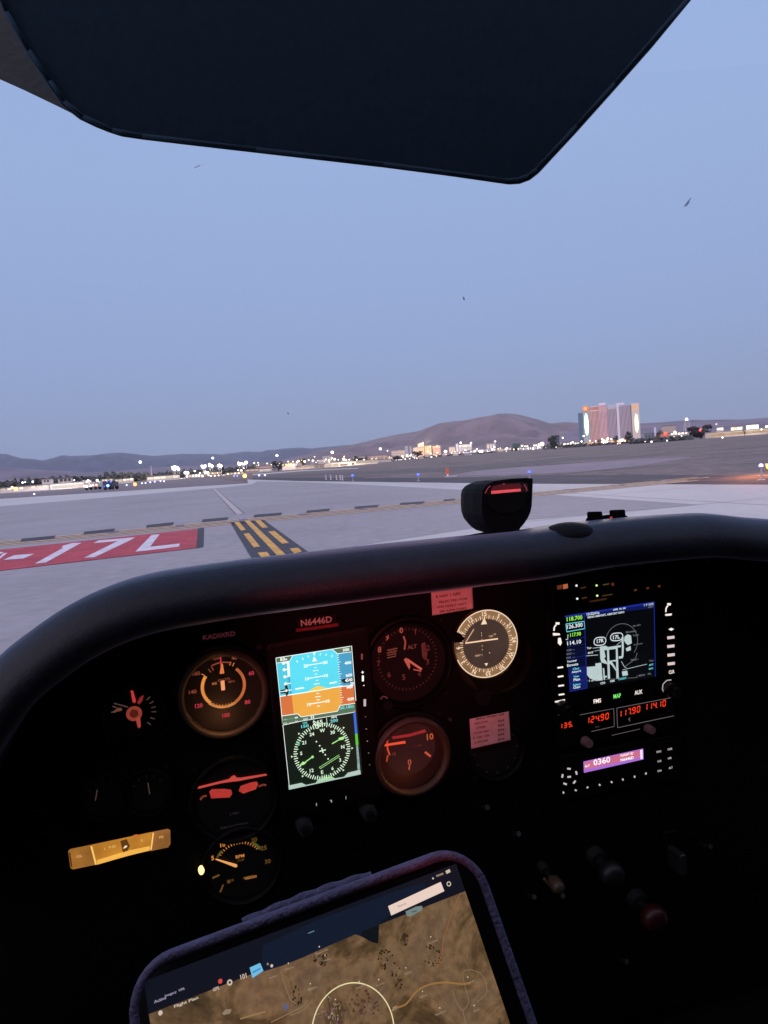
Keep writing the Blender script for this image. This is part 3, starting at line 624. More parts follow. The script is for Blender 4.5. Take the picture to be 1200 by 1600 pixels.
# ---- lamps of the town
def cluster(lst, dist, label, group, name="floodlight", cat="floodlight", rgb=WHITE, k=7):
    for x, y, r in lst: lamp(name, x, y, dist, r, rgb, k, label, group, cat)
cluster([(272, 731.5, 2.6), (277.5, 731, 2.5), (274.5, 729, 1.9), (280, 733, 1.9), (270, 729.5, 1.0), (273, 734, 1.6)], 420, "blazing white floodlight in the leftmost glare above the long pale hangar", "leftmost floodlight bank")
cluster([(318.5, 729.5, 2.6), (321.5, 728, 2.0), (316.5, 728, 1.5)], 430, "blazing floodlight at the left of the three middle glares", "left bank of the middle floodlights")
cluster([(329, 726.8, 2.4), (332, 728.2, 2.1), (328, 724.6, 1.0)], 430, "blazing floodlight at the centre of the three middle glares", "centre bank of the middle floodlights")
cluster([(342.5, 727.5, 2.1), (346, 728, 2.1), (344, 726, 1.3)], 430, "blazing floodlight at the right of the three middle glares", "right bank of the middle floodlights")
cluster([(375, 725, 2.4), (379, 724.5, 1.8), (385.5, 722.6, 2.4), (382, 725, 1.6), (373.5, 722.8, 1.2)], 440, "blazing floodlight in the bank beyond the orange lamp", "floodlight bank beyond the orange lamp")
cluster([(290, 738.5, 2.4), (293.5, 739, 2.1)], 330, "bright lamp on the apron between the leftmost and middle floodlights", "apron lamps between the floodlights", rgb=(255, 248, 240), k=5)
cluster([(321, 738, 2.4), (324.5, 738.5, 2.2), (312.5, 739.4, 1.4), (304.5, 736, 1.3), (310, 743, 1.4), (316, 744, 1.2), (325.5, 742.5, 1.1), (335, 743.5, 1.1), (341, 743.2, 1.0), (329, 744.5, .9)], 330,
        "small lamp among the many on the apron below the middle floodlights", "apron lamps below the middle floodlights", name="apron_lamp", cat="lamp", rgb=(255, 240, 215), k=4)
cluster([(377, 735.3, 1.6), (372, 734.6, 1.1), (381, 731.5, .9), (398, 723.5, 1.1), (404, 723, .9)], 400, "small warm lamp below the bank beyond the orange lamp", "warm lamps beyond the orange lamp", name="street_lamp", cat="lamp", rgb=(255, 235, 205), k=4)
lamp("high_mast_lamp", 221.5, 721.8, 600, 2.0, COOL, 6, "single cool white high mast lamp before the blue mountain at the left")
lamp("high_mast_lamp", 334.5, 715.6, 620, 1.7, (215, 240, 245), 5, "single cool high mast lamp above the middle floodlights")
lamp("high_mast_lamp", 434.3, 711.6, 600, 1.8, COOL, 6, "single high mast lamp above the round dark tree")
lamp("high_mast_lamp", 520.5, 706.6, 650, 2.1, WHITE, 6, "single high mast lamp above the pale square block")
lamp("high_mast_lamp", 595.5, 701.3, 800, 1.9, (255, 235, 225), 5, "single high mast lamp left of downtown")
lamp("high_mast_lamp", 606.5, 704.3, 800, .9, WHITE, 4, "faint small high lamp just left of the stepped beige hotel")
for x, y, r, l in [(476.5, 721, 2.1, "warm street lamp left of the pair over the beige warehouse"), (464.5, 722.3, 1.6, "warm street lamp over the yellow lit depot"), (489.5, 719.7, 1.7, "warm street lamp over the beige warehouse front"),
                   (466.5, 719.8, 1.0, "small dim lamp above the yellow lit depot"), (434.5, 726.8, 1.1, "small lamp shining through the round dark tree"), (459, 727, 1.9, "warm lamp at the right end of the yellow lit depot"),
                   (514.5, 719.5, 1.7, "warm lamp at the left corner of the wide pale warehouse"), (514.5, 724, 1.9, "bright lamp on the front of the wide pale warehouse"), (509.5, 718, 1.1, "small lamp left of the warehouse corner lamp"),
                   (523.5, 717.5, 2.1, "warm lamp in a tree above the wide pale warehouse"), (537.5, 717.3, 2.4, "large warm lamp above the dark loading doors"), (538.5, 713.2, 1.0, "small lamp right above the large warm lamp"),
                   (557.5, 718.3, 1.2, "small lamp at the edge of the dark roof"), (569, 718.8, 1.3, "cool lamp over the right part of the wide warehouse"), (587, 722.5, 1.9, "white lamp at the right end of the wide warehouse"),
                   (492.5, 713.5, .9, "faint lamp left of the pale square block")]:
    lamp("street_lamp", x, y, 420, r*.85, WARM if "warm" in l else WHITE, 5, l, cat="street lamp")
cluster([(629, 712.8, 1.3), (636, 711.5, 1.3), (641, 712, .9), (633, 721, 1.1), (636.5, 712.7, 1.2), (647.5, 715, 1.0), (651, 717.5, 1.0), (674, 718, 1.3), (640, 717, .8)], 900,
        "small white lamp in the streets at the foot of downtown", "street lamps at the foot of downtown", name="street_lamp", cat="street lamp", k=4)
cluster([(658.5, 693.8, 1.6), (662, 692, 1.2), (656.5, 696, 1.1), (669.5, 706, 1.5), (673, 698, .9), (684, 697, 1.0)], 3700, "glowing lamp on the fronts of the peach and orange towers", "lamps on the downtown towers", name="facade_lamp", cat="lamp", rgb=(255, 214, 160), k=4)
lamp("street_lamp", 696.5, 705.5, 1200, 2.3, (255, 246, 225), 6, "bright round lamp right of the broad orange tower")
lamp("street_lamp", 751.5, 706.5, 1200, 3.3, (255, 252, 235), 8, "largest white blaze under the mountain right of the casino block", cat="floodlight")
lamp("roof_lamp", 721, 691.7, 3500, 1.5, (245, 255, 225), 5, "lamp on the roof of the wide white casino block at its left", cat="lamp")
lamp("roof_lamp", 737, 692, 3500, 1.4, WHITE, 4, "lamp on the roof of the wide white casino block at its right", cat="lamp")
lamp("roof_lamp", 774.6, 689.8, 3500, 1.3, (235, 240, 255), 5, "lamp on the mast of the beige twin block", cat="lamp")
cluster([(742, 704.5, 1.2), (745.5, 702, 1.1), (748, 709.5, 1.2), (736, 710, .9), (758, 708.5, 1.1), (764, 706, .9), (769, 702.5, 1.3), (773, 698.5, 1.1), (780, 702, 1.2), (785, 701.5, 1.0), (792, 700.3, 1.3), (791, 707.5, 1.2),
         (803, 706.5, 1.2), (808, 706, 1.1), (816, 697, 1.6), (819, 708.3, 1.0), (824, 699.5, 2.0), (826, 703, 1.8), (835, 697.8, 1.0), (838, 696, 1.1), (729, 707, .8), (727, 703.5, .8)], 1100,
        "small white lamp strewn along the street under the mauve mountain", "street lamps under the mauve mountain", name="street_lamp", cat="street lamp", rgb=(250, 246, 255), k=5)
lamp("globe_lamp", 847.2, 693.8, 700, 3.5, (255, 215, 205), 2.2, "large pink white globe of light left of the dark tree", cat="lamp")
cluster([(841.5, 698, 1.3), (853, 698.5, 1.2), (833, 701.5, 1.3), (842, 694, .9), (882.5, 694, 1.0), (886, 696, 1.1), (892, 692.5, 1.1), (891.5, 699.8, .8), (895.5, 691.2, 1.0), (880, 684, 1.2), (872.5, 698.5, 1.3), (868, 698.5, 1.2)], 650,
        "small white lamp around the dark tree left of the tall hotel", "lamps around the dark tree left of the hotel", name="street_lamp", cat="street lamp", k=5)
lamp("street_lamp", 912.6, 681.2, 900, 1.2, WHITE, 5, "white lamp at the foot of the blue side of the hotel")
cluster([(943.5, 690.3, 3.0), (947.5, 690, 2.4), (941, 686, 1.3)], 950, "blazing warm light at the entrance of the tall hotel", "entrance lights of the tall hotel", rgb=(255, 236, 185), k=7)
cluster([(950, 685.3, 1.6), (955.5, 686.1, 1.2), (909, 689.8, 1.2), (931, 689, .8), (922, 688.6, .9)], 950, "small warm lamp along the hotel podium", "lamps along the hotel podium", name="street_lamp", cat="street lamp", rgb=(255, 230, 200), k=5)
cluster([(970.5, 688, 2.0), (973, 687.5, 1.7)], 950, "white light pair between the two round trees by the hotel", "white lights between the two trees", rgb=(255, 248, 235), k=6)
cluster([(965, 693, 1.0), (968.8, 692.5, 1.0)], 500, "pinkish lit post below the white lights at the hotel", "pinkish lit posts by the hotel", name="bollard_light", cat="lamp", rgb=(255, 205, 195), k=3)
cluster([(1017.8, 690.2, 1.3), (1042, 688.4, 1.0), (1008, 690, .6)], 420, "small cool lamp at ground level below the dark store", "low lamps below the dark store", name="street_lamp", cat="street lamp", rgb=(240, 240, 255), k=5)
lamp("street_lamp", 1055, 675.3, 520, 1.8, (255, 246, 220), 6, "white lamp right of the big beige hall")
lamp("street_lamp", 1065, 682.7, 500, 2.0, (255, 250, 235), 6, "white lamp below the beacon tower")
lamp("street_lamp", 1053, 683.3, 500, 1.2, WHITE, 5, "smaller white lamp left of the one below the beacon tower")
lamp("obstruction_light", 1040.2, 677.3, 520, 2.4, (255, 75, 50), 3.5, "red light in front of the big beige hall", cat="red light")
lamp("obstruction_light", 1095.2, 672.2, 520, 2.1, (255, 80, 65), 5, "red light on the dark rounded tree", cat="red light")
lamp("street_lamp", 1128.6, 683.6, 350, 1.1, (255, 235, 215), 5, "small warm lamp below the left end of the beige terminal")
lamp("street_lamp", 1190, 671, 470, 1.1, WARM, 5, "small warm lamp right of the brightest white block")
lamp("street_lamp", 1198, 666.5, 470, 1.5, WHITE, 5, "white lamp at the right edge above the terminal")
lamp("street_lamp", 1120, 662.7, 800, 1.3, (230, 190, 170), 2, "dim lamp on the hillside above the lit kiosk")
cluster([(36, 754, 1.3), (40, 753.3, .9), (52, 752.6, 1.4), (8, 763, 1.5), (12, 763.2, 1.0)], 330, "small cool lamp above the long low hall at the left edge", "lamps above the low hall at the left", name="street_lamp", cat="street lamp", rgb=(230, 240, 255), k=5)
cluster([(131, 752.5, 1.3), (138, 750.5, 1.3), (152, 750.5, 1.8), (116.5, 750.2, 1.0), (205, 748.5, 1.4), (183, 757, .9)], 310, "small white lamp around the brightly lit terminal wing", "lamps around the lit terminal wing", name="street_lamp", cat="street lamp", rgb=(240, 250, 245), k=4)

rt_ = random.Random(21); base_ = [(395, 729), (510, 720), (600, 717), (700, 710), (850, 698.5), (905, 693.5)]
for i_ in range(30):
    x = 398+i_*17+rt_.uniform(-5, 5); d = rt_.uniform(650, 1500); wd = rt_.uniform(5, 12); yb_ = interp(base_, x)
    bld(x, x+wd, yb_-rt_.uniform(1.5, 4.5), d, rt_.choice([(.66, .60, .56), (.52, .45, .42), (.60, .50, .44), (.45, .42, .44)]), "small low pale building in the lit town strip under the hills", name="town_building",
        wins=[(x+wd*.15, x+wd*.85, yb_-1.6, yb_-.4, rt_.choice([(255, 224, 180), (250, 236, 225), (255, 200, 150)]), round(rt_.uniform(.5, 1.3), 2))])[0]['group'] = "low buildings of the town strip"
cluster([(400+i_*8.2+rt_.uniform(-4, 4), interp(base_, 400+i_*8.2)-rt_.uniform(-.8, 4.2), rt_.uniform(.55, 1.15)) for i_ in range(61)], 700, "tiny warm lamp sprinkled through the lit town strip under the hills", "tiny lamps of the town strip", name="town_lamp", cat="lamp", rgb=(255, 224, 180), k=4)
# the floodlights also light the apron and walls around them
for i_, (x, y, d, col_, pw) in enumerate([(275, 731, 400, (1, .93, .82), 26000), (322, 728, 400, (1, .93, .82), 26000), (343, 728, 410, (1, .93, .82), 20000), (380, 725, 420, (1, .93, .82), 24000),
        (477, 719, 400, (1, .78, .5), 12000), (538, 715, 385, (1, .8, .55), 14000), (751, 704, 1150, (1, .95, .85), 120000), (945, 686, 1080, (1, .86, .62), 120000), (1176, 663, 470, (1, .9, .75), 5000), (1125, 663, 470, (1, .85, .65), 3000), (100, 744, 285, (1, .92, .85), 14000), (668, 690, 3600, (1, .72, .5), 1500000)]):
    q = at(x, y, d); put_lamp("floodlight_beam", None, q, col_, pw, radius=1.5)
# ---- trees
m_leafs = [mat("foliage_dark", (.05, .053, .050), .9), mat("foliage_mid", (.08, .083, .072), .9), mat("foliage_light", (.12, .115, .10), .9)]
m_bark = mat("bark", (.07, .055, .045), .9)
def crown(b, c, rx, ry, rz, n, s, rng, mats=m_leafs):
    lumps = [(c+Vector((rng.uniform(-.62, .62)*rx, rng.uniform(-.5, .5)*ry, rng.uniform(-.6, .62)*rz)), rng.uniform(.32, .55)) for _ in range(9)]
    for i in range(n):
        lc, lr = lumps[rng.randrange(len(lumps))]
        d = Vector((rng.gauss(0, 1), rng.gauss(0, 1), rng.gauss(0, 1))).normalized()*(lr*rng.uniform(.5, 1.08))
        p = lc+Vector((d.x*rx, d.y*ry, d.z*rz))
        a = Vector((rng.gauss(0, 1), rng.gauss(0, 1), rng.gauss(0, 1))).normalized(); q = a.orthogonal().normalized(); k = s*rng.uniform(.6, 1.3)
        mt = mats[0 if rng.random() < .5 else (1 if rng.random() < .7 else 2)]
        b.face([p-a*k, p+q*k*.6, p+a*k, p-q*k*.6], mt)
def tree(x0, x1, yt, dist, label, ybase=None, n=420, group=None, mats=m_leafs):
    rng = random.Random(int(x0*7)); xm = (x0+x1)/2; p = g0(xm, dist); h = zat(xm, yt, dist); W = (x1-x0)*dist/F
    t = thing("tree", label, "tree", p, group)
    b = MB(); hb = h*.3; b.tube(p, p+Z*hb, W*.06, W*.04, m_bark, 8)
    for k in range(6):
        a = k*1.05; b.tube(p+Z*hb*.9, p+Vector((math.cos(a)*W*.25, math.sin(a)*W*.25, h*.62)), W*.028, W*.01, m_bark, 5)
    b.build("trunk", t)
    b = MB(); crown(b, p+Z*(h*.56), W*.5, W*.45, h*.44, n, W*.065, rng, mats); b.build("crown", t)
tree(425, 445, 718.5, 380, "round dark tree left of the yellow lit depot")
tree(393, 402, 724, 460, "small dark tree before the floodlight bank beyond the orange lamp")
tree(551, 569, 712.5, 560, "wide dark tree above the right part of the wide warehouse")
tree(570, 577, 711, 600, "narrow dark tree right beside the wide dark tree")
tree(612.5, 629, 711.8, 620, "round dark tree below the stepped beige hotel")
tree(645, 661, 704.5, 1000, "dark tree before the peach tower")
tree(855.5, 878.5, 680, 520, "large dark bushy tree left of the tall hotel", n=600)
tree(933.5, 940, 683.5, 700, "small dark tree at the foot of the coral wing of the hotel")
tree(957.5, 967, 680, 650, "conical dark tree in front of the hotel centre")
tree(973.5, 988.5, 673.5, 620, "tallest dark tree in front of the right half of the hotel", n=600)
tree(1023.5, 1036, 671.5, 520, "dark tree left of the red light by the beige hall")
tree(1078, 1112, 664.5, 520, "broad dark rounded tree carrying the red light", n=800, mats=[mat("foliage_purple", (.07, .045, .065), .9), m_leafs[0], m_leafs[0]])
tree(797, 812, 700, 900, "low dark tree before the green domed hall")
tree(468, 480, 716, 700, "dark tree behind the left street lamps")
tree(1160, 1167, 667, 470, "small dark tree between the two lit blocks of the terminal")
tree(801, 813, 697, 600, "dark bush left of the pink white globe") if False else None
def scrubline(name, x0, x1, y0, y1, dist, n, label, seed, s=2.2):
    rng = random.Random(seed); b = MB()
    for i in range(n):
        u = rng.random(); x = x0+(x1-x0)*u; d = dist+rng.uniform(0, 60); p = g0(x, d)
        yt = y0+(y1-y0)*u; h = max(1.2, zat(x, yt, d))*(.55+.45*abs(math.sin(x*.31)+.6*math.sin(x*.83+1))/1.6)
        z = h*rng.random()**.7; a = Vector((rng.gauss(0, 1), rng.gauss(0, 1), rng.gauss(0, .7))).normalized(); q = a.orthogonal().normalized(); k = s*rng.uniform(.4, 1)
        p = p+Z*z; b.face([p-a*k, p+q*k*.6, p+a*k, p-q*k*.6], m_leafs[rng.randrange(3)])
    o = b.build(name); o['kind'] = 'stuff'; tag(o, label, "trees"); return o
scrubline("treeline", -40, 78, 755, 746, 380, 2000, "dark hazy mass of trees behind the hangars at the far left", 5)
scrubline("treeline", 78, 168, 744, 744, 520, 1400, "low dark tree belt between the blank hangar and the mountain", 6)
scrubline("treeline", 164, 232, 739, 739.5, 430, 1800, "dark tree belt behind the cream sheds", 8)
scrubline("treeline", 240, 400, 738.5, 727.5, 520, 1500, "dim tree belt behind the floodlit terminals", 9)
scrubline("treeline", 985, 1080, 686, 681, 430, 900, "dark bushes below the store right of the tall hotel", 10)
scrubline("treeline", 850, 985, 695, 690.5, 620, 500, "low bushes along the foot of the tall hotel", 11)
scrubline("treeline", 595, 850, 717.5, 699.5, 1000, 700, "dim bushes through the town under the mountain", 12)

if HAZE:
    b = MB(); lo, hi = -2.0, 1250.0
    b.box((0, 3000, (lo+hi)/2), 38000, 38000, hi-lo, None) if False else None
    mh = bpy.data.materials.new("haze"); mh.use_nodes = True; tn = mh.node_tree; tn.nodes.remove(tn.nodes["Principled BSDF"])
    pv = tn.nodes.new("ShaderNodeVolumePrincipled"); pv.inputs["Color"].default_value = (.86, .92, 1.0, 1); pv.inputs["Density"].default_value = 4.0e-5; pv.inputs["Anisotropy"].default_value = .2
    tn.links.new(pv.outputs[0], tn.nodes["Material Output"].inputs["Volume"])
    b.box((0, 0, (lo+hi)/2), 34000, 34000, hi-lo, mh); o = b.build("haze"); o['kind'] = 'stuff'; tag(o, "thin bluish dawn haze over the whole airfield", "haze")
# ================================================================== THE COCKPIT
m_panel = mat("panel_crackle_black", (.0022, .002, .0022), .6, spec=.12, bump=.5, bscale=900)
m_bezel = mat("bezel_black", (.004, .0036, .0036), .5, spec=.15, bump=.2, bscale=600)
m_vinyl = mat("glareshield_vinyl", (.0040, .0048, .0085), .52, spec=.30, noise=.5, nscale=14, bump=.22, bscale=420, mott=9)
m_head = mat("cabin_trim", (.030, .037, .040), .8, noise=.2, nscale=20, bump=.3, bscale=300)
m_visor = mat("visor_fabric", (.034, .068, .105), .85, spec=.15, noise=.12, nscale=200, bump=.12, bscale=1500)
m_cab = mat("cabin_dark_plastic", (.012, .012, .013), .8, spec=.2)
m_blk = mat("black_plastic", (.0022, .0018, .003), .7, spec=.12, bump=.15, bscale=500)
m_knob = mat("knob_black", (.008, .008, .008), .35, spec=.5)
m_wht = mat("dial_white", (.62, .60, .56), .6)
m_wht2 = mat("dial_white_dim", (.22, .19, .18), .6)
m_dial = mat("dial_black", (.012, .011, .011), .6, spec=.2)
m_scr = mat("screw_steel", (.22, .21, .20), .4, metal=.8)

# ---- glareshield: padded lip swept along its curve, hood running forward to the windscreen
LIPF = 0.585; LPL = Plane(air(0, LIPF, 0), RT, Z)
sil = [(-190, 1500), (-150, 1300), (-100, 1170), (-45, 1080), (0, 1024), (50, 984), (100, 950), (150, 925), (200, 907), (250, 895), (300, 887), (370, 877), (440, 869), (520, 860), (600, 851), (680, 843), (750, 836), (830, 828),
       (900, 817), (960, 810), (1020, 805), (1060, 802.5), (1090, 801.5), (1120, 803.5), (1160, 808), (1200, 811), (1260, 817), (1340, 836), (1420, 880), (1480, 960), (1520, 1080), (1540, 1300)]
def smooth_pts(pts, n=3):
    out = []
    for i in range(len(pts)-1):
        p0 = pts[max(i-1, 0)]; p1 = pts[i]; p2 = pts[i+1]; p3 = pts[min(i+2, len(pts)-1)]
        for k in range(n):
            t = k/n; out.append(tuple(.5*((2*p1[j])+(-p0[j]+p2[j])*t+(2*p0[j]-5*p1[j]+4*p2[j]-p3[j])*t*t+(-p0[j]+3*p1[j]-3*p2[j]+p3[j])*t**3) for j in (0, 1)))
    out.append(pts[-1]); return out
path = [LPL.uv(x, y) for x, y in smooth_pts(sil)]
#        (offset aft of lip plane, inward offset)
sec = [(-.42, .075), (-.30, .050), (-.18, .028), (-.09, .012), (-.035, .003), (0, 0), (.016, .002), (.029, .009), (.037, .019), (.038, .029), (.033, .036), (.024, .040), (.0, .041), (-.03, .040), (-.073, .042)]
rings = []
for i, (u, v) in enumerate(path):
    a = path[max(i-1, 0)]; b_ = path[min(i+1, len(path)-1)]; tx, ty = b_[0]-a[0], b_[1]-a[1]; L = math.hypot(tx, ty); nx, ny = ty/L, -tx/L
    rings.append([LPL.P(u+nx*o, v+ny*o, w_) for w_, o in sec])
b = MB(); n = len(sec); vv = [p for r in rings for p in r]
b.add(vv, [(i*n+j, (i+1)*n+j, (i+1)*n+j+1, i*n+j+1) for i in range(len(rings)-1) for j in range(n-1)], m_vinyl)
t = thing("glareshield", "padded black glareshield arching over the whole instrument panel", "glareshield", air(.33, LIPF, -.1))
b.build("hood", t, smooth=True)
m_vinyl.node_tree.nodes["Principled BSDF"].inputs["Sheen Weight"].default_value = .35; m_vinyl.node_tree.nodes["Principled BSDF"].inputs["Sheen Tint"].default_value = (.55, .65, 1, 1); m_vinyl.node_tree.nodes["Principled BSDF"].inputs["Sheen Roughness"].default_value = .35
# the low bulge of loose cover on the hood, and the seam under the lip
b = MB(); c = LPL.px(888, 835, .006)
b.ball(c, .0235, mat("loose_cover", (.0045, .0045, .006), .8, spec=.15, bump=.3, bscale=300), 24, 14, sz=.46)
b.build("cover_bulge", t, smooth=True)
# ---- instrument panel board
b = MB(); inner = []
for i, (u, v) in enumerate(path):
    a = path[max(i-1, 0)]; c = path[min(i+1, len(path)-1)]; tx, ty = c[0]-a[0], c[1]-a[1]; L = math.hypot(tx, ty)
    inner.append((u+ty/L*.020, v-tx/L*.020))
prof = [(u, v) for u, v in inner if v > -.5]
prof = [(prof[0][0], -.62)]+prof+[(prof[-1][0], -.62)]
b.loft([[PAN.P(u, v, w_) for u, v in prof] for w_ in (-.004, 0)], m_panel)
t_pan = thing("instrument_panel", "matt black instrument panel board under the glareshield", "instrument panel", air(.33, PD, -.4))
b.build("board", t_pan)
b = MB()      # raised upper trim strip whose edge catches the red light
edge = [PAN.px(x, y, .004) for x, y in [(385, 963), (430, 953), (500, 942), (560, 933.5), (640, 925), (720, 916), (800, 908)]]
b.path(edge, .0012, m_bezel, 6); b.build("trim_edge", t_pan, smooth=True)
b = MB(); b.path([PAN.px(x, y, .004) for x, y in [(848, 905), (900, 897), (960, 888.5), (1006, 882)]], .0005, mat("edge_metal", (.30, .30, .32), .3, metal=.7), 6); b.build("trim_edge", t_pan)
for x, y, r in [(1105, 877, 1.8), (277, 1063, .8), (137, 1078, .8), (702, 1123, 1.4)]:
    b = MB(); p = PAN.px(x, y); b.tube(p, p+PAN.N*.004, r*.0010, r*.0009, m_scr, 10); b.build("screw", t_pan)

# ---- cabin shell round the camera (side windows mostly walled up to keep the panel dark), floor, firewall
def quad(b, pts, m): b.face([air(*p) for p in pts], m)
t = thing("cabin", "dark aircraft cabin shell with trim framing the top of the windscreen", "cabin", air(.33, 0, -.95))
b = MB(); U0, U1, F0, F1, ZB, ZT = -.30, .98, -1.3, .75, -1.0, .36
quad(b, [(U0, F0, ZB), (U1, F0, ZB), (U1, F1+.2, ZB), (U0, F1+.2, ZB)], m_cab); b.build("floor", t)
b = MB(); quad(b, [(U0, F0, ZB), (U1, F0, ZB), (U1, F0, ZT), (U0, F0, ZT)], m_cab); b.build("rear_wall", t)
for u in (U0, U1):
    b = MB()
    quad(b, [(u, F0, ZB), (u, .45, ZB), (u, .45, -.22), (u, F0, -.22)], m_cab); quad(b, [(u, .45, ZB), (u, .64, ZB), (u, .64, -.45), (u, .45, -.22)], m_cab)
    quad(b, [(u, F0, .20), (u, .1, .20), (u, .1, ZT), (u, F0, ZT)], m_cab); quad(b, [(u, F0, -.22), (u, -.75, -.22), (u, -.75, .20), (u, F0, .20)], m_cab)
    quad(b, [(u, -.60, -.22), (u, .28, -.22), (u, .28, .20), (u, -.60, .20)], m_cab)  # unseen fill across the side window, added to darken the cabin
    b.build("side_wall", t)
b = MB(); quad(b, [(U0, F0, ZT), (U1, F0, ZT), (U1, .10, ZT+.02), (U0, .10, ZT+.02)], m_head); b.build("headliner", t)
b = MB(); quad(b, [(-.25, PD+.012, -.40), (1.0, PD+.012, -.40), (1.0, PD+.012, ZB), (-.25, PD+.012, ZB)], m_cab); b.build("firewall", t)
# door post and windscreen header at the upper left
HPL = Plane(air(0, .46, 0), RT, Z)
b = MB(); o = [(-500, -420), (-460, 20), (-260, 60), (-120, 84), (-40, 108), (0, 124), (40, 142), (90, 166), (130, 186), (165, 201), (185, 208), (215, 200), (260, 120), (300, -60), (330, -420)]
b.loft([[HPL.px(x, y, w_) for x, y in o] for w_ in (-.015, .01)], m_head); b.build("windscreen_header", t)

# ---- sun visor
VPL = Plane(air(0, .40, .13), RT, (Z*.9+H*-.42))
out = [(-120, -320), (-30, -90), (5, 20), (40, 82), (72, 130), (95, 164), (125, 187), (150, 199), (170, 207), (190, 213.5), (220, 218), (300, 227.5), (400, 239), (500, 250.5), (600, 262), (700, 275), (770, 285), (795, 288.5), (812, 287.5), (828, 281.5), (842, 270.5),
       (900, 208), (960, 141), (1020, 73), (1085, -6), (1180, -112), (1290, -230), (1250, -380)]
def shrink(pts, d):
    cx = sum(p[0] for p in pts)/len(pts); cy = sum(p[1] for p in pts)/len(pts)
    return [(x+(cx-x)*d, y+(cy-y)*d) for x, y in pts]
b = MB(); b.loft([[VPL.px(x, y, w_) for x, y in pts] for pts, w_ in ((shrink(out, .006), -.008), (out, -.006), (out, -.002), (shrink(out, .005), 0))], m_visor)
t = thing("sun_visor", "large dark blue black sun visor folded down across the top of the windscreen", "sun visor", air(.1, .4, .2)); b.build("visor_panel", t)
b = MB(); pp = [VPL.px(x, y, .001) for x, y in [(-20, -60), (10, 18), (45, 78), (78, 126), (100, 158), (130, 182), (175, 203), (222, 212), (400, 233), (600, 256), (790, 281.5), (808, 280.5), (824, 275), (838, 264), (900, 197), (960, 130), (1090, -20)]]
b.path(pp, .0010, m_visor, 6); b.build("stitched_edge", t, smooth=True)

# ---- windscreen: one curved clear pane with insect marks
mw = bpy.data.materials.new("clear_acrylic"); mw.use_nodes = True; tn = mw.node_tree; tn.nodes.remove(tn.nodes["Principled BSDF"])
tr = tn.nodes.new("ShaderNodeBsdfTransparent"); tr.inputs[0].default_value = (.975, .98, .985, 1); tn.links.new(tr.outputs[0], tn.nodes["Material Output"].inputs["Surface"])
t = thing("windscreen", "curved clear windscreen pane flecked with insect marks", "windscreen", air(.33, .9, -.1))
def ws(u, v):     # u along arc -1..1, v 0 bottom..1 top
    a = u*1.0; rr = .62
    return air(.34+math.sin(a)*rr*(1.15-.15*v), .30+math.cos(a)*rr*(1-.38*v)+.05, -.22+.62*v)
b = MB(); nu, nv = 24, 8; vv = [ws(-1+2*i/nu, j/nv) for i in range(nu+1) for j in range(nv+1)]
b.add(vv, [(i*(nv+1)+j, (i+1)*(nv+1)+j, (i+1)*(nv+1)+j+1, i*(nv+1)+j+1) for i in range(nu) for j in range(nv)], mw); b.build("pane", t, smooth=True)
WPL = Plane(air(0, .70, .1), RT, Z)
rg = random.Random(5); m_bug = mat("insect_mark", (.12, .13, .19), .9); m_bug2 = mat("faint_smear", (.55, .60, .75), .9)
for pts, wd, m_ in [([(1069, 323), (1074, 316), (1080, 309)], 1.2, m_bug), ([(1072, 322), (1077, 315)], 1.8, m_bug), ([(724, 464), (725.5, 469)], 2.2, m_bug), ([(449, 645), (451, 646.5)], 2, m_bug), ([(303, 262), (308, 260.5), (313, 258)], 1.6, m_bug2),
                ]:
    k = Ink(WPL, .03); k.line(pts, wd, m_); k.mb.build("insect_mark", t)

# ---- magnetic compass on the hood
t = thing("magnetic_compass", "squat black magnetic compass with a red reflecting window standing on the glareshield", "compass", LPL.px(790, 833))
CPL = Plane(air(0, .648, 0), RT, Z); DEP = .062
fr = [(754, 764), (760, 757), (772, 751), (800, 747.5), (822, 746.5), (832.5, 747.5), (832.5, 756), (831, 790), (829, 800), (825, 809), (819, 818), (813, 825), (810, 832), (772, 835), (766, 829), (757, 818), (752.5, 805), (751.5, 790), (752, 772)]
def inset(pts, d):
    cx = sum(p[0] for p in pts)/len(pts); cy = sum(p[1] for p in pts)/len(pts); return [(x+(cx-x)*d, y+(cy-y)*d) for x, y in pts]
b = MB(); b.loft([[CPL.px(x, y, 0) for x, y in inset(fr, .03)], [CPL.px(x, y, -.002) for x, y in fr]]+
                 [[CPL.px(x, y, 0)+(-CPL.N)*q for x, y in inset(fr, s_)] for q, s_ in ((.02, .0), (.045, .04), (.058, .11), (DEP, .2))], m_blk)
b.build("housing", t, smooth=False)
ik = Ink(CPL, .0004)
ik.poly([(757, 772), (761, 763), (768, 757), (790, 755), (818, 753.5), (825, 756), (826, 768), (818, 771), (766, 774.5)], mat("compass_window", (.02, .004, .004), .15)); ik.up()
ik.poly([(767, 766), (770, 760), (780, 757.5), (812, 755.5), (815, 760), (814, 763), (768, 766.5)], glow((95, 22, 30), .55)); ik.up()
ik.poly([(767.5, 767), (813.5, 763.5), (814, 767.5), (767.5, 771.8)], glow((225, 78, 88), 1.0, .15, 300)); ik.up()  # red reflections in the compass window drawn as glowing shapes
ik.line([(758, 771), (762, 763), (766, 759)], 1.6, glow((150, 50, 60), .8)); ik.line([(819, 757), (822, 762), (823.5, 767)], 1.8, glow((150, 45, 58), .8))
ik.mb.build("lit_window", t)
ik = Ink(CPL, .0006); ik.text("N 33", 790, 769.3, 2.4, m_dial, rot=0); ik.mb.build("card", t)
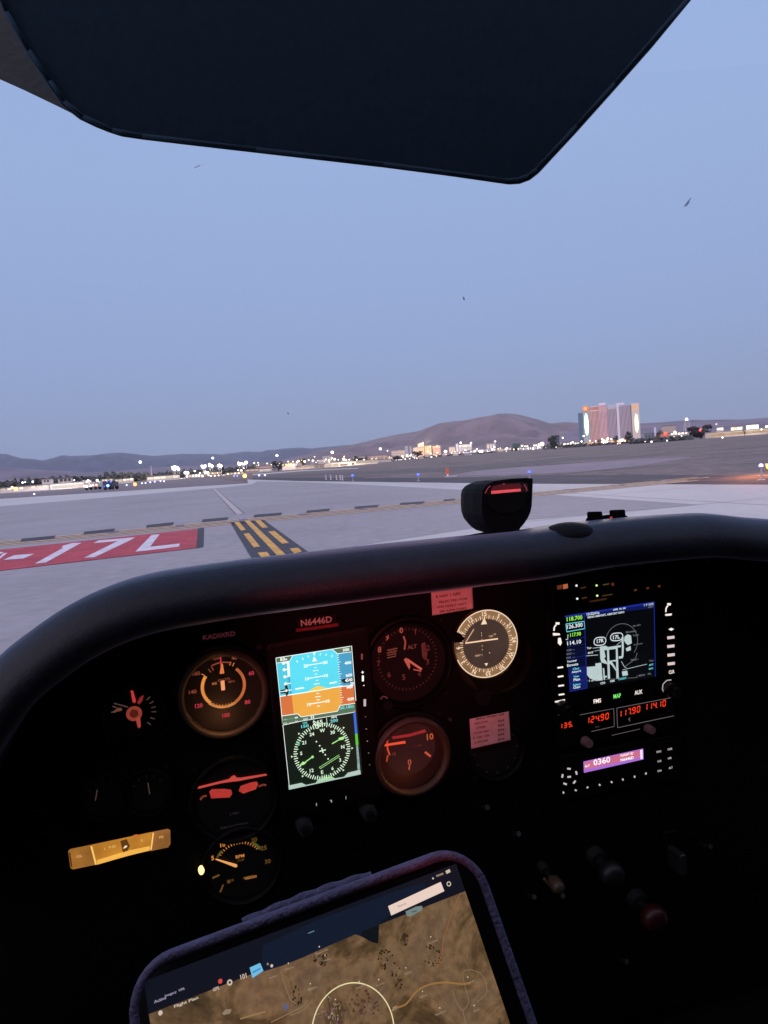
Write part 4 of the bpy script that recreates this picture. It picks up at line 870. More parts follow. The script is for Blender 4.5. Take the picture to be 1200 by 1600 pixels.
b = MB(); b.loft([[CPL.px(x, y, w_) for x, y in [(764, 772), (820, 769), (823, 775), (820, 790), (806, 800), (782, 802), (768, 795), (762, 783)]] for w_ in (0, .0012)], mat("compass_face", (.004, .0035, .0035), .5, spec=.2)); b.build("face_glass", t)
b = MB(); b.loft([[LPL.px(x, y, w_) for x, y in [(722, 838), (742, 834), (756, 831.5), (812, 828), (824, 830), (828, 836), (740, 846)]] for w_ in (-.055, -.015)], m_blk); b.build("mounting_foot", t)
put_lamp("compass_lamp", t, CPL.px(795, 757, .006), (1, .1, .12), .00035, radius=.001)

# ---- small clip mount on the hood, right of the compass
t = thing("camera_mount", "small black clip with two upright blocks on top of the glareshield right of the compass", "clip mount", LPL.px(945, 815)+H*.03)
MPL = Plane(air(0, .60, 0), RT, Z)
def slab(name, pts, w0, w1, par, m=m_blk, pl=MPL):
    b = MB(); b.loft([[pl.px(x, y, w_) for x, y in q] for q, w_ in ((pts, w0), (pts, w1-.001*(1 if w1 > w0 else -1)), (inset(pts, .05), w1))], m); return b.build(name, par)
slab("clip_base", [(915, 812), (918, 808), (935, 806), (950, 804), (975, 804), (983, 808), (982, 816), (916, 821)], -.02, .0, t)
slab("clip_block", [(917, 801.5), (919, 799.5), (939, 799), (941, 801), (942, 811), (918, 814)], -.016, .001, t)
slab("clip_block", [(952, 799), (953.5, 797), (974, 796), (976.5, 797), (978, 808), (953, 810)], -.016, .001, t)
b = MB(); p = MPL.px(954.5, 809, .003); b.tube(p, p+MPL.N*.001, .0011, .0011, glow((210, 50, 60), 1.0), 8); b.build("led", t)
slab("sensor_dome", [(1176, 809), (1180, 806), (1188, 805.5), (1193, 807.5), (1196, 811)], -.01, .002, tag(bpy.data.objects.new("cover_button", None), "tiny dark stud on the glareshield at the right edge", "stud")) if False else None

# ---- the red flood lamp in the roof that lights the panel
t = thing("flood_lamp", "small red cabin flood lamp hanging on a stem from the headliner", "lamp", air(-.03, -.12, -.03))
c = air(-.03, -.12, -.015); ax_ = (PAN.px(650, 1010)-c).normalized()
b = MB(); b.tube(c-ax_*.05, c, .016, .021, m_blk, 16); b.tube(c-ax_*.03, c-ax_*.03+Z*.37, .005, .005, m_blk, 10); b.build("lamp_housing", t)
b = MB(); b.tube(c+ax_*.0005, c+ax_*.001, .014, .014, glow((255, 40, 40), 2), 16); b.build("lens", t)
RED_P = 12.0
put_lamp("red_spot", t, c+ax_*.004, (1, .15, .18), RED_P, 'SPOT', radius=.008, aim=PAN.px(625, 985), cone=24, blend=1.0)
# ================================================================== INSTRUMENTS
def inst(name, label, x, y, r, cat="gauge", dial=m_dial, depth=.006, flange=True, bez=m_bezel):
    """round panel instrument: flanged bezel, dial; returns (thing, Ink for the dial)"""
    t = thing(name, label, cat, PAN.px(x, y))
    ik = Ink(PAN, 0); ik.ring3d(x, y, [(r*1.12, 0), (r*1.12, .003), (r*1.04, depth+.001), (r*1.0, depth), (r*.93, .0018), (r*.93, .001)], bez); ik.mb.build("bezel", t, smooth=True)
    u_, v_ = PAN.uv(x, y); k_ = PAN.mpp(x, y)*r*.88
    for sx in (-1, 1):
        for sy in (-1, 1):
            b_ = MB(); q = PAN.P(u_+sx*k_, v_+sy*k_, 0); b_.tube(q, q+PAN.N*.0022, .0030, .0022, mat('screw_black', (.03, .028, .028), .35, metal=.7), 12); b_.build('screw', t)
    ik = Ink(PAN, .0012); ik.disk(x, y, r*.935, dial, 40); ik.up()
    return t, ik
O1, O2, O3 = glow((214, 128, 66), .85, .2, 90), glow((150, 72, 52), .7, .3, 90), glow((206, 60, 74), .85)
# -- airspeed indicator
t, ik = inst("airspeed_indicator", "orange lit airspeed indicator left of the bright attitude display", 349, 1078, 68, dial=mat("dial_brown", (.030, .022, .017), .7))
cx, cy = 349, 1072
ik.arc(cx, cy, 32, 4.6, 42, 150, glow((196, 104, 56), .85, .15, 90)); ik.arc(cx, cy, 32.5, 4.2, 150, 225, glow((205, 132, 74), .9, .3, 200)); ik.arc(cx, cy, 31.5, 4.6, 225, 308, glow((240, 150, 72), .95, .12, 90)); ik.up()
ik.ticks(cx, cy, 28, 33, [160+i*9 for i in range(17)], 1.0, O1); ik.ticks(cx, cy, 33, 39, [22, 30, 308], 1.3, O1); ik.ticks(cx, cy, 29, 36, [-34, -25], 1.4, O2)
ik.disk(cx, cy, 26.5, mat("dial_brown2", (.035, .024, .018), .7)); ik.up()
for a, s_, m_ in [(26, "40", O2), (-6, "260", O2), (-56, "160", O2), (-92, "140", O2), (-122, "120", O3), (180, "100", O3), (132, "80", O3), (73, "60", O3)]:
    x, y = ik.rad(cx, cy, 46, a); ik.text(s_, x, y, 6.5, m_)
ik.text("KNOTS", cx+1, cy-10, 4.2, O2); ik.text("IAS", cx-14, cy-4, 4, O1); ik.text("MPH", cx+13, cy-7, 3.6, O2); ik.arc(cx, cy, 37, 2, -24, 24, O2)
ik.mb.build("dial", t)
n = Ink(PAN, .0032); n.poly([(345.5, 1053), (348.5, 1053), (345, 1025), (343.6, 1025)], glow((214, 58, 74), .9)); n.poly([(343.3, 1053), (350.5, 1052), (348, 1037), (345.6, 1037)], glow((235, 130, 70), .9))
n.up(); n.poly([(344.5, 1064), (350.5, 1063), (351.8, 1078), (346, 1079)], glow((248, 160, 112), .95)); n.disk(347, 1057, 2.6, m_dial); n.mb.build("needle", t)
put_lamp("dial_lamp", t, PAN.px(350, 1128, .020), (1, .42, .16), .010); put_lamp("dial_lamp", t, PAN.px(338, 1035, .02), (1, .35, .12), .0010)
ik = Ink(PAN, .0); ik.ring3d(349, 1082, [(58, .004), (59, .008), (66, .0095), (70, .004)], mat("bezel_brown", (.07, .05, .032), .5)); ik.mb.build("glass_ring", t, smooth=True)
# -- small vacuum gauge at the left
t, ik = inst("suction_gauge", "small round gauge at the far left with red needles and a ring hub", 209, 1112, 44)
R1, R2, W3 = glow((200, 58, 56), .85, .1), glow((138, 40, 40), .8, .1), glow((100, 78, 68), .55, .3, 300)
ik.arc(209.5, 1115, 9, 5.5, 0, 360, glow((150, 62, 48), .8, .15, 300)); ik.disk(209.5, 1115, 5.8, glow((92, 34, 24), .7)); ik.up()
ik.ticks(209, 1113, 26, 33, [-80, -64, 52, 68, 84, 98, 118, 136], 1.5, W3)
ik.line([(178, 1099), (190, 1102), (200, 1105)], 2.0, W3); ik.poly([(176, 1112), (184, 1106), (190, 1106), (191, 1110), (184, 1112)], glow((120, 72, 58), .7))
ik.mb.build("dial", t)
n = Ink(PAN, .0032); n.poly([(204, 1079), (208, 1079), (212.5, 1095), (210.5, 1099), (207, 1097)], R1); n.mb.build("needle", t)
n = Ink(PAN, .0032); n.poly([(214, 1098), (219, 1089), (225, 1086), (222, 1096), (217, 1101)], R2); n.mb.build("needle", t)
n = Ink(PAN, .0032); n.poly([(212, 1123), (219, 1120), (220, 1135), (217.5, 1138), (215, 1136)], glow((176, 70, 58), .8)); n.mb.build("needle", t)
# -- two dim dials under it
for x, y, r, l in ((163, 1243, 34, "dim unlit round gauge above the amber fuel window at the left"), (231, 1235, 34, "dim unlit round gauge above the amber fuel window at the right")):
    t, ik = inst("engine_gauge", l, x, y, r)
    for a in (-60, -30, 0, 30, 60): ik.ticks(x, y, 20, 25, [a], 1.0, m_wht2)
    ik.mb.build("dial", t); n = Ink(PAN, .003); n.line([(x-14, y+8), (x-11, y-9)] if x < 200 else [(x, y-12), (x+3, y+6)], 1.6, glow((92, 74, 66), .5)); n.mb.build("needle", t)  # faint light on the needle put in as glow, the dial is unlit
# -- turn coordinator
t, ik = inst("turn_coordinator", "turn coordinator with a red lit aircraft silhouette below the airspeed dial", 366, 1247, 62)
ik.poly([(327, 1237), (331, 1233), (350, 1232.5), (361, 1234), (363, 1240), (359, 1246), (330, 1247.5)], glow((196, 58, 52), .8, .12, 200)); ik.poly([(373, 1236), (376, 1228), (392, 1222.5), (401, 1221), (403.5, 1225), (400, 1233), (380, 1240)], glow((196, 60, 52), .8, .12, 200))  # red lamplight on these marks put in as glow
ik.line([(313, 1250), (316, 1245), (323, 1243)], 3, glow((140, 62, 50), .7)); ik.line([(404, 1229), (411, 1226), (416, 1227)], 3, glow((140, 62, 50), .7)); ik.text("2 MIN", 366, 1271, 4, m_wht2); ik.text("TURN COORDINATOR", 366, 1290, 3, m_wht2); ik.mb.build("dial", t)
n = Ink(PAN, .0032); n.poly([(306, 1230), (308, 1233), (345, 1224), (362, 1221.5), (372, 1220.5), (418, 1211.5), (418, 1208.5), (376, 1215), (370, 1215), (366, 1211), (362, 1213), (358, 1217), (330, 1224)], glow((210, 76, 66), .85)); n.mb.build("aeroplane_pointer", t)
# -- altimeter
RD, RDd = mat("paint_pale", (.55, .50, .46), .6), mat("paint_dim", (.20, .17, .16), .6)
A1, A2 = glow((192, 84, 68), .7, .2, 300), glow((112, 42, 40), .55, .3, 300)  # red lamplight on the altimeter figures put in as weak glow
t, ik = inst("altimeter", "round altimeter with dim red figures right of the attitude display", 637, 1034, 66)
for d_, x, y, h_ in [("0", 627, 985, 9), ("9", 605, 996, 9), ("8", 593, 1015, 9), ("7", 592, 1036, 8), ("6", 608, 1054, 9), ("5", 631, 1058, 9), ("4", 655, 1053, 8), ("3", 668, 1034, 9), ("2", 669, 1012, 9), ("1", 649, 987, 9)]:
    ik.text(d_, x, y, h_, A1 if d_ in "098" else A2)
ik.ticks(637, 1030, 45, 49, [i*7.2 for i in range(50)], .8, A2); ik.text("ALT", 644, 1010.5, 6.2, glow((128, 60, 48), .7))
for k in range(4): ik.line([(604+k*3.2, 1019-k*1.2+3), (617-k*.5+k*1.2, 1012+k*4)], 1.6, A2)
for k in range(4): ik.line([(605, 1016+k*4), (621-k*.8, 1013+k*4)], 1.5, glow((150, 76, 58), .6))
ik.poly([(658, 1006), (664, 1003), (668, 1020), (666, 1032), (660, 1028)], A2); ik.mb.build("dial", t)
n = Ink(PAN, .003); n.poly([(631, 1031), (634, 1028), (639, 1030), (641, 1042), (639.5, 1046)], glow((196, 86, 72), .85)); n.mb.build("needle", t)
n = Ink(PAN, .0036); n.line([(637, 1031), (647, 1038), (659, 1046)], 3.4, glow((204, 92, 78), .85)); n.line([(646, 1046), (658, 1048.5)], 2.0, A1); n.mb.build("needle", t)
n = Ink(PAN, .0034); n.line([(630.5, 994), (633.5, 1003), (632, 1015)], 2.6, glow((170, 76, 60), .75)); n.mb.build("needle", t)
b = MB(); p = PAN.px(600, 1096); b.tube(p, p+PAN.N*.014, .0050, .0044, m_knob, 16); b.build("setting_knob", t)
ik = Ink(PAN, .0145); ik.arc(600, 1094, 5.5, 2.2, -70, 80, mat("pale_edge", (.20, .18, .17), .5)); ik.mb.build("knob_edge", t)  # paler arc along the upper rim of the knob
ik = Ink(PAN, 0); ik.ring3d(637, 1036, [(60, .006), (62, .010), (62, .0105), (65, .008)], m_bezel); ik.mb.build("glass_ring", t, smooth=True)
# -- VOR / course indicator
t = thing("course_indicator", "cream lit round course indicator with a notched ring right of the altimeter", "gauge", PAN.px(762, 1010))
C1, C2, C3 = glow((255, 222, 190), .95), glow((196, 150, 112), .8, .1), glow((232, 176, 134), .85)
VP = Plane(PAN.o, RT, Z); vx, vy, VW = 760, 1006, .020
ik = Ink(PAN, 0); ik.ring3d(768, 1022, [(60, 0), (60, .006), (56, .008), (54, .017)], mat("vor_case", (.024, .018, .013), .4)); ik.mb.build("case", t, smooth=True)
ik = Ink(PAN, VW-.002); ik.ring3d(vx, vy, [(52, -.006), (54, -.002), (53.5, .001), (51, .0022)], mat("vor_bezel", (.05, .035, .022), .3)); ik.mb.build("bezel", t, smooth=True)
ik = Ink(PAN, VW); ik.disk(vx, vy, 51.5, glow((104, 78, 54), .95, .12, 40), 48); ik.up(.0002); ik.arc(vx, vy, 50.8, 1.6, -62, 250, C1, 60); ik.arc(vx, vy, 44.5, 11, -60, 262, glow((146, 112, 78), .9, .2, 60), 60); ik.up(.0002)
ik.disk(vx-1, vy, 37.5, glow((66, 53, 46), .95, .2, 50), 40); ik.up(.0002)
ik.ticks(vx, vy, 37.5, 41.5, [i*5 for i in range(72)], 1.0, C3); ik.ticks(vx, vy, 37.5, 43, [i*10 for i in range(36)], 1.3, C1)
for i, s_ in enumerate(["15", "S", "21", "24", "W", "30", "33", "N", "3", "6", "E", "12"]):
    a = 0+i*30; x, y = ik.rad(vx, vy, 45.5, a)
    ik.text(s_, x, y, 6.8, C1, rot=-a)
ik.poly([(756.5, 965), (761, 975), (751.5, 976)], C1); ik.poly([(757, 1036.5), (762.5, 1036), (760, 1041)], C1)
for y in (988, 992, 998, 1008, 1014): ik.line([(752.3+(y-988)*.05, y), (752.5+(y-988)*.05, y+2.4)], .9, C3)
ik.text("OBS", 767, 994, 2.8, C3); ik.text("GS", 773, 991, 2.6, C3); ik.text("NAV 1", 748, 1024, 3.2, C3); ik.disk(765, 1020, .8, C1, 8); ik.mb.build("dial", t)
n = Ink(PAN, VW+.0012); n.line([(727, 1005), (778, 998)], 2.1, glow((255, 214, 176), 1.0)); n.mb.build("horizontal_needle", t)
n = Ink(PAN, VW+.0012); n.line([(728, 1003), (740.5, 983)], 1.7, C3); n.mb.build("vertical_needle", t)
n = Ink(PAN, VW+.0010); n.poly([(708, 985), (720, 990), (726, 998), (720, 1004), (708, 1004)], m_blk); n.mb.build("ring_notch", t)
put_lamp("dial_lamp", t, PAN.px(795, 1062, .024), (1, .5, .2), .005); put_lamp("dial_lamp", t, PAN.px(740, 1072, .022), (1, .8, .35), .0010)
b = MB(); p = PAN.px(747, 1084); b.tube(p, p+PAN.N*.014, .0085, .0078, m_knob, 18); b.build("course_knob", t)
# -- vertical speed indicator
t, ik = inst("vertical_speed_indicator", "red orange lit vertical speed indicator below the altimeter", 640, 1176, 60, dial=mat("dial_redbrown", (.04, .013, .010), .7))
ik.disk(640, 1168, 42, glow((50, 20, 18), .7, .12, 60), 40); ik.up()
ik.poly([(612, 1151), (640, 1146.5), (664, 1139.5), (666, 1144), (640, 1151), (614, 1155)], glow((170, 42, 44), .75, .15, 200)); ik.line([(606, 1145), (605, 1160), (605.5, 1170), (609, 1180)], 2.6, glow((220, 76, 50), .85)); ik.line([(606, 1180), (604, 1190)], 2.4, glow((190, 76, 48), .75))
ik.text("0", 637, 1123, 9, glow((214, 106, 78), .8)); ik.text("5", 663, 1126, 7, glow((170, 62, 46), .7)); ik.text("10", 672, 1151, 10, glow((210, 96, 50), .75)); ik.text("0", 640, 1191, 9, glow((196, 84, 64), .75)); ik.line([(640, 1196), (639, 1203)], 2.2, glow((200, 86, 64), .8))
ik.line([(664, 1175), (673, 1182)], 3.4, glow((216, 86, 62), .8)); ik.text("15", 616, 1178, 5, O2); ik.text("CLIMB", 653, 1165, 3.5, glow((96, 40, 34), .6)); ik.mb.build("dial", t)
n = Ink(PAN, .0032); n.poly([(591, 1165.5), (600, 1163), (633, 1157.5), (634, 1161.5), (602, 1166)], glow((238, 78, 52), 1.0)); n.mb.build("needle", t)
ik = Ink(PAN, 0); ik.ring3d(641, 1178, [(50, .006), (53, .012), (58, .0125), (62, .008)], mat("bezel_orange", (.05, .026, .014), .5)); ik.mb.build("glass_ring", t, smooth=True)
put_lamp("dial_lamp", t, PAN.px(641, 1218, .019), (1, .36, .10), .0050)
# -- unlit second course indicator
t, ik = inst("course_indicator", "unlit black round indicator behind the lower pink placard", 775, 1172, 42)
ik.ticks(775, 1172, 34, 37, [i*30 for i in range(12)], 1.2, m_wht2); ik.mb.build("dial", t)
# -- tachometer
t, ik = inst("tachometer", "amber lit tachometer with green arc beside the tablet top edge", 378, 1350, 56)
T1, T2, T3 = glow((214, 134, 66), .85, .2, 200), glow((120, 84, 36), .6, .3, 200), glow((88, 92, 34), .7, .2, 200)
tx, ty = 374, 1352
ik.ticks(tx, ty, 33, 37, [-50+i*7 for i in range(16)], 1.1, T1); ik.arc(tx, ty, 38, 4, 36, 62, T3); ik.arc(tx, ty, 37, 3, -58, -40, T3)
for a, s_, m_ in [(-62, "5", T1), (-30, "10", T1), (3, "15", T1), (36, "20", T2), (64, "25", T2), (95, "30", T2)]:
    x, y = ik.rad(tx, ty, 43, a); ik.text(s_, x, y, 7, m_)
ik.text("RPM", 375, 1338, 5.2, T1); ik.text("X100", 376, 1344, 3.4, T2)
ik.line([(380, 1372), (397, 1368.5)], 3, T2); ik.text("HOURS", 392, 1371, 4, T1); ik.text("1/10", 360, 1376, 4.5, T2); ik.line([(332, 1372), (343, 1367)], 3, T2); ik.line([(344, 1394), (349, 1382)], 2.4, T2); ik.disk(357.5, 1378, 2.6, T2, 8); ik.mb.build("dial", t)
n = Ink(PAN, .0032); n.poly([(336, 1343), (338, 1341.5), (370, 1350.5), (371, 1354), (368, 1355.5)], glow((240, 166, 98), .95)); n.mb.build("needle", t)
b = MB(); p = PAN.px(314.5, 1359.5, .006); b.ball(p, .0028, glow((255, 216, 140), 2.0), 8, 6, sz=1.5); b.build("post_light", t, smooth=True)
# -- amber fuel / oil window
t = thing("fuel_gauge_cluster", "glowing amber rectangular gauge window at the lower left", "gauge", PAN.px(187, 1327))
slab("window_frame", [(101, 1329), (104, 1324), (262, 1289), (269, 1291), (272, 1325), (268, 1331), (114, 1366), (108, 1364)], 0, .003, t, m_bezel, PAN)
M = glow((196, 130, 44), .9, .28, 45); ik = Ink(PAN, .0034); G1, G2 = glow((206, 142, 60), .9, .22, 45), glow((168, 112, 48), .85, .25, 60)
ik.poly([(106.5, 1330), (110, 1326.5), (142, 1320), (150, 1351), (114, 1358.5), (110, 1356)], G2); ik.poly([(142, 1320), (237, 1300), (235, 1328), (150, 1351)], M); ik.poly([(237, 1300), (262, 1295), (266, 1297), (266.5, 1318), (263, 1324), (235, 1330)], glow((150, 98, 48), .85, .25, 60)); ik.up()
ik.poly([(152, 1351), (200, 1337), (234, 1329), (234, 1322), (200, 1329), (151, 1344)], glow((250, 184, 80), .95, .1)); ik.poly([(188, 1314), (198, 1311), (203, 1322), (199, 1330), (192, 1332)], glow((110, 66, 26), .7)); ik.poly([(208, 1305), (215, 1303.5), (215, 1307), (209, 1308.5)], glow((214, 110, 60), .9))
for x, y, s_ in ((164, 1326, "L"), (176, 1323, "FUEL"), (222, 1313, "R"), (124, 1338, "OIL"), (252, 1308, "PSI")): ik.text(s_, x, y, 4.0, glow((232, 180, 110), .85))
ik.line([(108.5, 1332), (112, 1355)], 2.4, glow((110, 60, 24), .7)); ik.mb.build("lit_window", t)
n = Ink(PAN, .0044); n.line([(142.5, 1322), (150, 1351)], 2.4, glow((255, 202, 110), 1.0)); n.mb.build("needle", t)
n = Ink(PAN, .0044); n.line([(239.5, 1301), (236, 1328)], 2.2, glow((255, 200, 110), 1.0)); n.mb.build("needle", t)
n = Ink(PAN, .0046); n.poly([(192, 1326), (196, 1321), (199.5, 1322), (196, 1325)], glow((255, 236, 190), 1.0)); n.mb.build("glint_pivot", t)

# -- placards
def placard(name, label, pts, col, rows, seed, gl=None):
    t = thing(name, label, "placard", PAN.px(*pts[0])); slab("plate", pts, .0075 if seed == 2 else 0, .0087 if seed == 2 else .0012, t, mat("placard_"+str(seed), col, .6, noise=.15, nscale=80), PAN)
    ik = Ink(PAN, .0091 if seed == 2 else .0016); rows(ik); ik.mb.build("lettering", t); return t
m_ink = mat("placard_ink", (.10, .05, .05), .7)
(x0, y0) = (707, 940)
def rows1(ik):
    ik.text("R NAV 1 GPS", 700, 930, 4.4, m_ink, w=40, rot=0); ik.text("SELECTED FOR", 708, 938, 3.6, m_ink, w=48); ik.text("VFR ONLY NOT", 706, 946, 3.6, m_ink, w=50); ik.text("IFR APPROVED", 708, 953, 3.4, m_ink, w=44)
placard("placard", "small red lit placard with fine print above the two dials under the glareshield", [(673.5, 925.5), (738, 917.5), (739.5, 951), (675.5, 962)], (.85, .60, .56), rows1, 1)
def rows2(ik):
    for k, (s_, w_) in enumerate((("FOR 1/2 HR", 22), ("STEER", 16), ("N 030 060", 24), ("E 120 150", 26), ("S 210 240", 22))): ik.text(s_, 752, 1129+k*7.4, 3.0, m_ink, w=w_)
    ik.text("MAX SPEED 105", 766, 1119.5, 3.0, m_ink, w=46)
    for k in range(5): ik.text("0"+"35791"[k]+"4", 783, 1126+k*7.2, 3.6, m_ink, w=11)
placard("placard", "larger pink placard with a printed table beside the vertical speed dial", [(733.5, 1123.5), (795, 1111.5), (798, 1156.5), (736.5, 1170.5)], (.80, .52, .50), rows2, 2)
t = thing("registration_placard", "narrow placard reading N6446D above the attitude display", "placard", PAN.px(495, 972)); slab("plate", [(461, 966), (527, 958), (528, 976), (463, 986)], 0, .0012, t, m_bezel, PAN)
ik = Ink(PAN, .0016); ik.text("N6446D", 494.5, 970.5, 10.5, glow((158, 66, 66), .8), w=49); ik.mb.build("lettering", t)  # red lamplight on the letters put in as glow
b = MB(); b.path([PAN.px(x, y, .003) for x, y in [(462.5, 985), (490, 981.5), (528, 976)]], .0016, mat("holder_lip", (.30, .05, .05), .4), 6); b.build("holder_lip", t)
t = thing("dim_label", "faint dim red label strip above the airspeed indicator", "placard", PAN.px(342, 993)); slab("plate", [(314, 992), (370, 984), (371, 994), (315, 1002)], 0, .0008, t, m_bezel, PAN)
ik = Ink(PAN, .0012); ik.text("KADIXRD", 342.5, 993, 7.4, glow((90, 38, 48), .55, .25, 300), w=49); ik.mb.build("lettering", t)

# -- attitude display (tall glass unit)
t = thing("attitude_display", "tall bright glass attitude display with blue sky and orange ground over a compass rose", "flight display", PAN.px(500, 1240))
slab("bezel", [(416, 1012), (420, 1006), (572, 979), (578, 983), (597, 1245), (592, 1252), (446, 1278), (440, 1273)], 0, .010, t, m_bezel, PAN)
DW = .0102; ik = Ink(PAN, DW)
def sc2(pts, ox, oy, k=8.0): return [(ox+x/k, oy+y/k) for x, y in pts]
S1 = lambda *pts: sc2(pts, 420, 1000); S2 = lambda *pts: sc2(pts, 430, 1110)
cy_ = glow((92, 224, 246), 1.0, .03, 40); cyd = glow((74, 166, 206), .95); orr = glow((240, 172, 72), 1.0, .04, 40); ord_ = glow((222, 120, 66), .95); wh = glow((250, 255, 250), 1.15); grn = glow((92, 122, 96), .9); dkg = glow((16, 28, 18), 1.0, .2, 30); teal = glow((120, 225, 225), 1.0)
ik.poly([(430.8, 1027.8), (549.2, 1008.6), (566.5, 1209), (452.5, 1233.5)], dkg); ik.up()
ik.poly(S1((92, 225), (1022, 78), (1058, 565), (820, 590), (480, 650), (140, 705)), cy_); ik.poly(S1((140, 705), (480, 650), (820, 590), (1058, 565), (1085, 890), (400, 965), (160, 985)), orr); ik.up()
ik.poly(S1((860, 172), (1030, 146), (1058, 560), (890, 585)), cyd); ik.poly(S1((890, 590), (1058, 566), (1075, 790), (905, 815)), ord_); ik.poly(S1((140, 705), (285, 688), (312, 920), (160, 950)), ord_); ik.poly(S1((100, 290), (232, 275), (272, 680), (140, 700)), glow((84, 208, 232), .97)); ik.poly(S1((240, 460), (262, 456), (288, 672), (262, 676)), cyd); ik.up()
ik.poly(S1((92, 225), (295, 192), (262, 260), (100, 285)), grn); ik.poly(S1((800, 118), (1022, 82), (1028, 146), (860, 166)), grn); ik.poly(S1((885, 815), (1078, 792), (1085, 885), (862, 900)), grn); ik.poly(S1((160, 950), (360, 920), (402, 958), (862, 885), (1084, 890), (1084, 900), (165, 1050)), grn)
ik.poly(S1((480, 650), (590, 580), (625, 574), (735, 602), (640, 628)), glow((250, 214, 90), 1.0)); ik.up()
ik.line(S1((140, 706), (480, 652), (640, 628), (820, 592), (1058, 566)), 1.3, wh)
ik.line(S1((98, 288), (262, 262), (298, 194)), .8, wh); ik.line(S1((795, 118), (860, 172), (1030, 148)), .8, wh); ik.line(S1((160, 950), (360, 922), (405, 962), (860, 890), (890, 818), (1078, 792)), .9, wh)
ik.line(S1((92, 225), (1022, 78)), .9, wh); ik.line([(431, 1028), (452.5, 1233)], .7, wh); ik.line([(549.3, 1009), (556, 1095)], .9, wh)
for (x0, y0), (x1, y1), w_, tx_ in [((480, 318), (690, 282), 1.3, "20"), ((495, 480), (700, 446), 1.3, "10"), ((520, 800), (720, 766), 1.3, "10")]:
    ik.line(S1((x0, y0), (x1, y1)), w_, wh)
    for xx, yy in ((x0-18, y0+6), (x1+18, y1-2)): ik.text(tx_, *S1((xx, yy))[0], 5, wh, rot=0)
for x, y, w_ in [(585, 345, 4), (588, 382, 9), (590, 426, 4), (602, 505, 4), (600, 548, 9), (612, 668, 4), (614, 708, 9), (618, 748, 5), (622, 826, 5)]:
    X, Y = S1((x, y))[0]; ik.line([(X-w_/2, Y+w_*.07), (X+w_/2, Y-w_*.07)], 1.0, wh)
ik.line(S1((332, 614), (440, 596)), 2, wh); ik.line(S1((758, 542), (848, 526)), 2, wh)
ik.poly(S1((565, 205), (605, 262), (545, 270)), wh); ik.poly(S1((552, 158), (585, 154), (570, 200)), wh)
for x, y in [(355, 270), (425, 235), (493, 205), (645, 178), (717, 185), (790, 200)]: X, Y = S1((x, y))[0]; ik.line([(X-.7*(1 if x < 570 else -1), Y-1.6), (X+.7*(1 if x < 570 else -1), Y+1.6)], 1.2, wh)
for k in range(21): X, Y = S1((862+k*2.4, 188+k*29.5))[0]; ik.line([(X-1, Y+.2), (X+(3.6 if k % 5 == 3 else 1.6), Y-.4)], .8, wh)
ik.line(S1((240, 270), (252, 450)), 3.6, wh)
for y, l in ((290, 1), (372, 1), (460, 1), (548, 1), (632, 0)): X, Y = S1((160+(y-290)*.1, y))[0]; ik.line([(X+1, Y+.3), (X+11, Y-1)], 1.4, wh); ik.disk(X+3, Y, 2.3, wh, 10)
ik.poly(S1((148, 625), (205, 615), (200, 565), (228, 560), (250, 635), (240, 700), (215, 702), (208, 665), (150, 672)), glow((30, 36, 22), 1)); ik.poly(S1((900, 500), (935, 486), (1050, 462), (1055, 530), (940, 540)), glow((30, 36, 22), 1)); ik.up()
ik.line(S1((150, 648), (230, 635)), 1.2, wh); ik.text("83", *S1((170, 240))[0], 5.4, wh); ik.text("kt", *S1((215, 240))[0], 3.6, wh); ik.text("5000", *S1((965, 122))[0], 4.6, wh, w=10)
ik.text("4800", *S1((990, 285))[0], 4.6, wh, w=10.5); ik.text("4600", *S1((1000, 440))[0], 4.6, wh, w=10); ik.text("4540", *S1((1000, 500))[0], 5.6, wh, w=11.5); ik.text("20", *S1((1040, 542))[0], 4.4, wh); ik.text("4400", *S1((1010, 590))[0], 4.4, wh, w=9.5); ik.text("4200", *S1((1022, 738))[0], 4.6, wh, w=10.5)
ik.text("30.18in", *S1((975, 838))[0], 5.0, teal, w=22)
# lower half: heading rose
gx, gy = 503.5, 1173.5; wg = glow((226, 250, 220), 1.05)
ik.poly([(441, 1121), (456, 1118.5), (470, 1126), (441.5, 1133)], grn); ik.text("TAS ----- 88", 453, 1123, 2.6, wh, w=24); ik.text("GS  ---- 36", 454, 1128.8, 2.6, wh, w=23)
ik.line([(441.5, 1133.2), (469, 1127), (555, 1112.5)], .8, wh)
ik.text("OAT", 477.5, 1123.5, 2.6, wh); ik.text("53", 488, 1120.5, 4.2, wh); ik.text("HDG", 522, 1120.5, 3.0, wh); ik.text("200", 522, 1126, 4.8, teal, w=12); ik.text("CRS", 476.5, 1129.5, 3.0, teal); ik.text("150", 476.5, 1134.5, 4.8, teal, w=11.5)
ik.poly([(485.5, 1126), (509, 1122), (510, 1129.5), (499.5, 1134.8), (486.5, 1133.5)], glow((12, 20, 12), 1)); ik.up(); ik.text("265", 496.5, 1128.6, 6.0, wg, w=15); ik.line([(490, 1125), (489.8, 1133), (498, 1132), (500.5, 1135.5), (503, 1131), (511, 1129.5), (510, 1121.5)], .7, wg); ik.arc(495.6, 1135.5, 2.6, 1.1, 0, 360, wg, 12)
u_, v_ = ik.pl.uv(gx, gy, ik.w)
for i in range(72):
    a = i*5+5; ik.ticks(gx, gy+.5, 38.8 if i % 2 else 37.2, 43.5, [a], 1.35, wg)
for a, s_ in [(5, "W"), (35, "30"), (65+30, "N"), (125, "3"), (155, "6"), (185, "E"), (215, "12"), (275, "S"), (305, "21"), (335, "24")]:
    if a == 95: a = 88
    x, y = ik.rad(gx, gy+.5, 32, a); ik.text(s_, x, y, 5.4, wg)
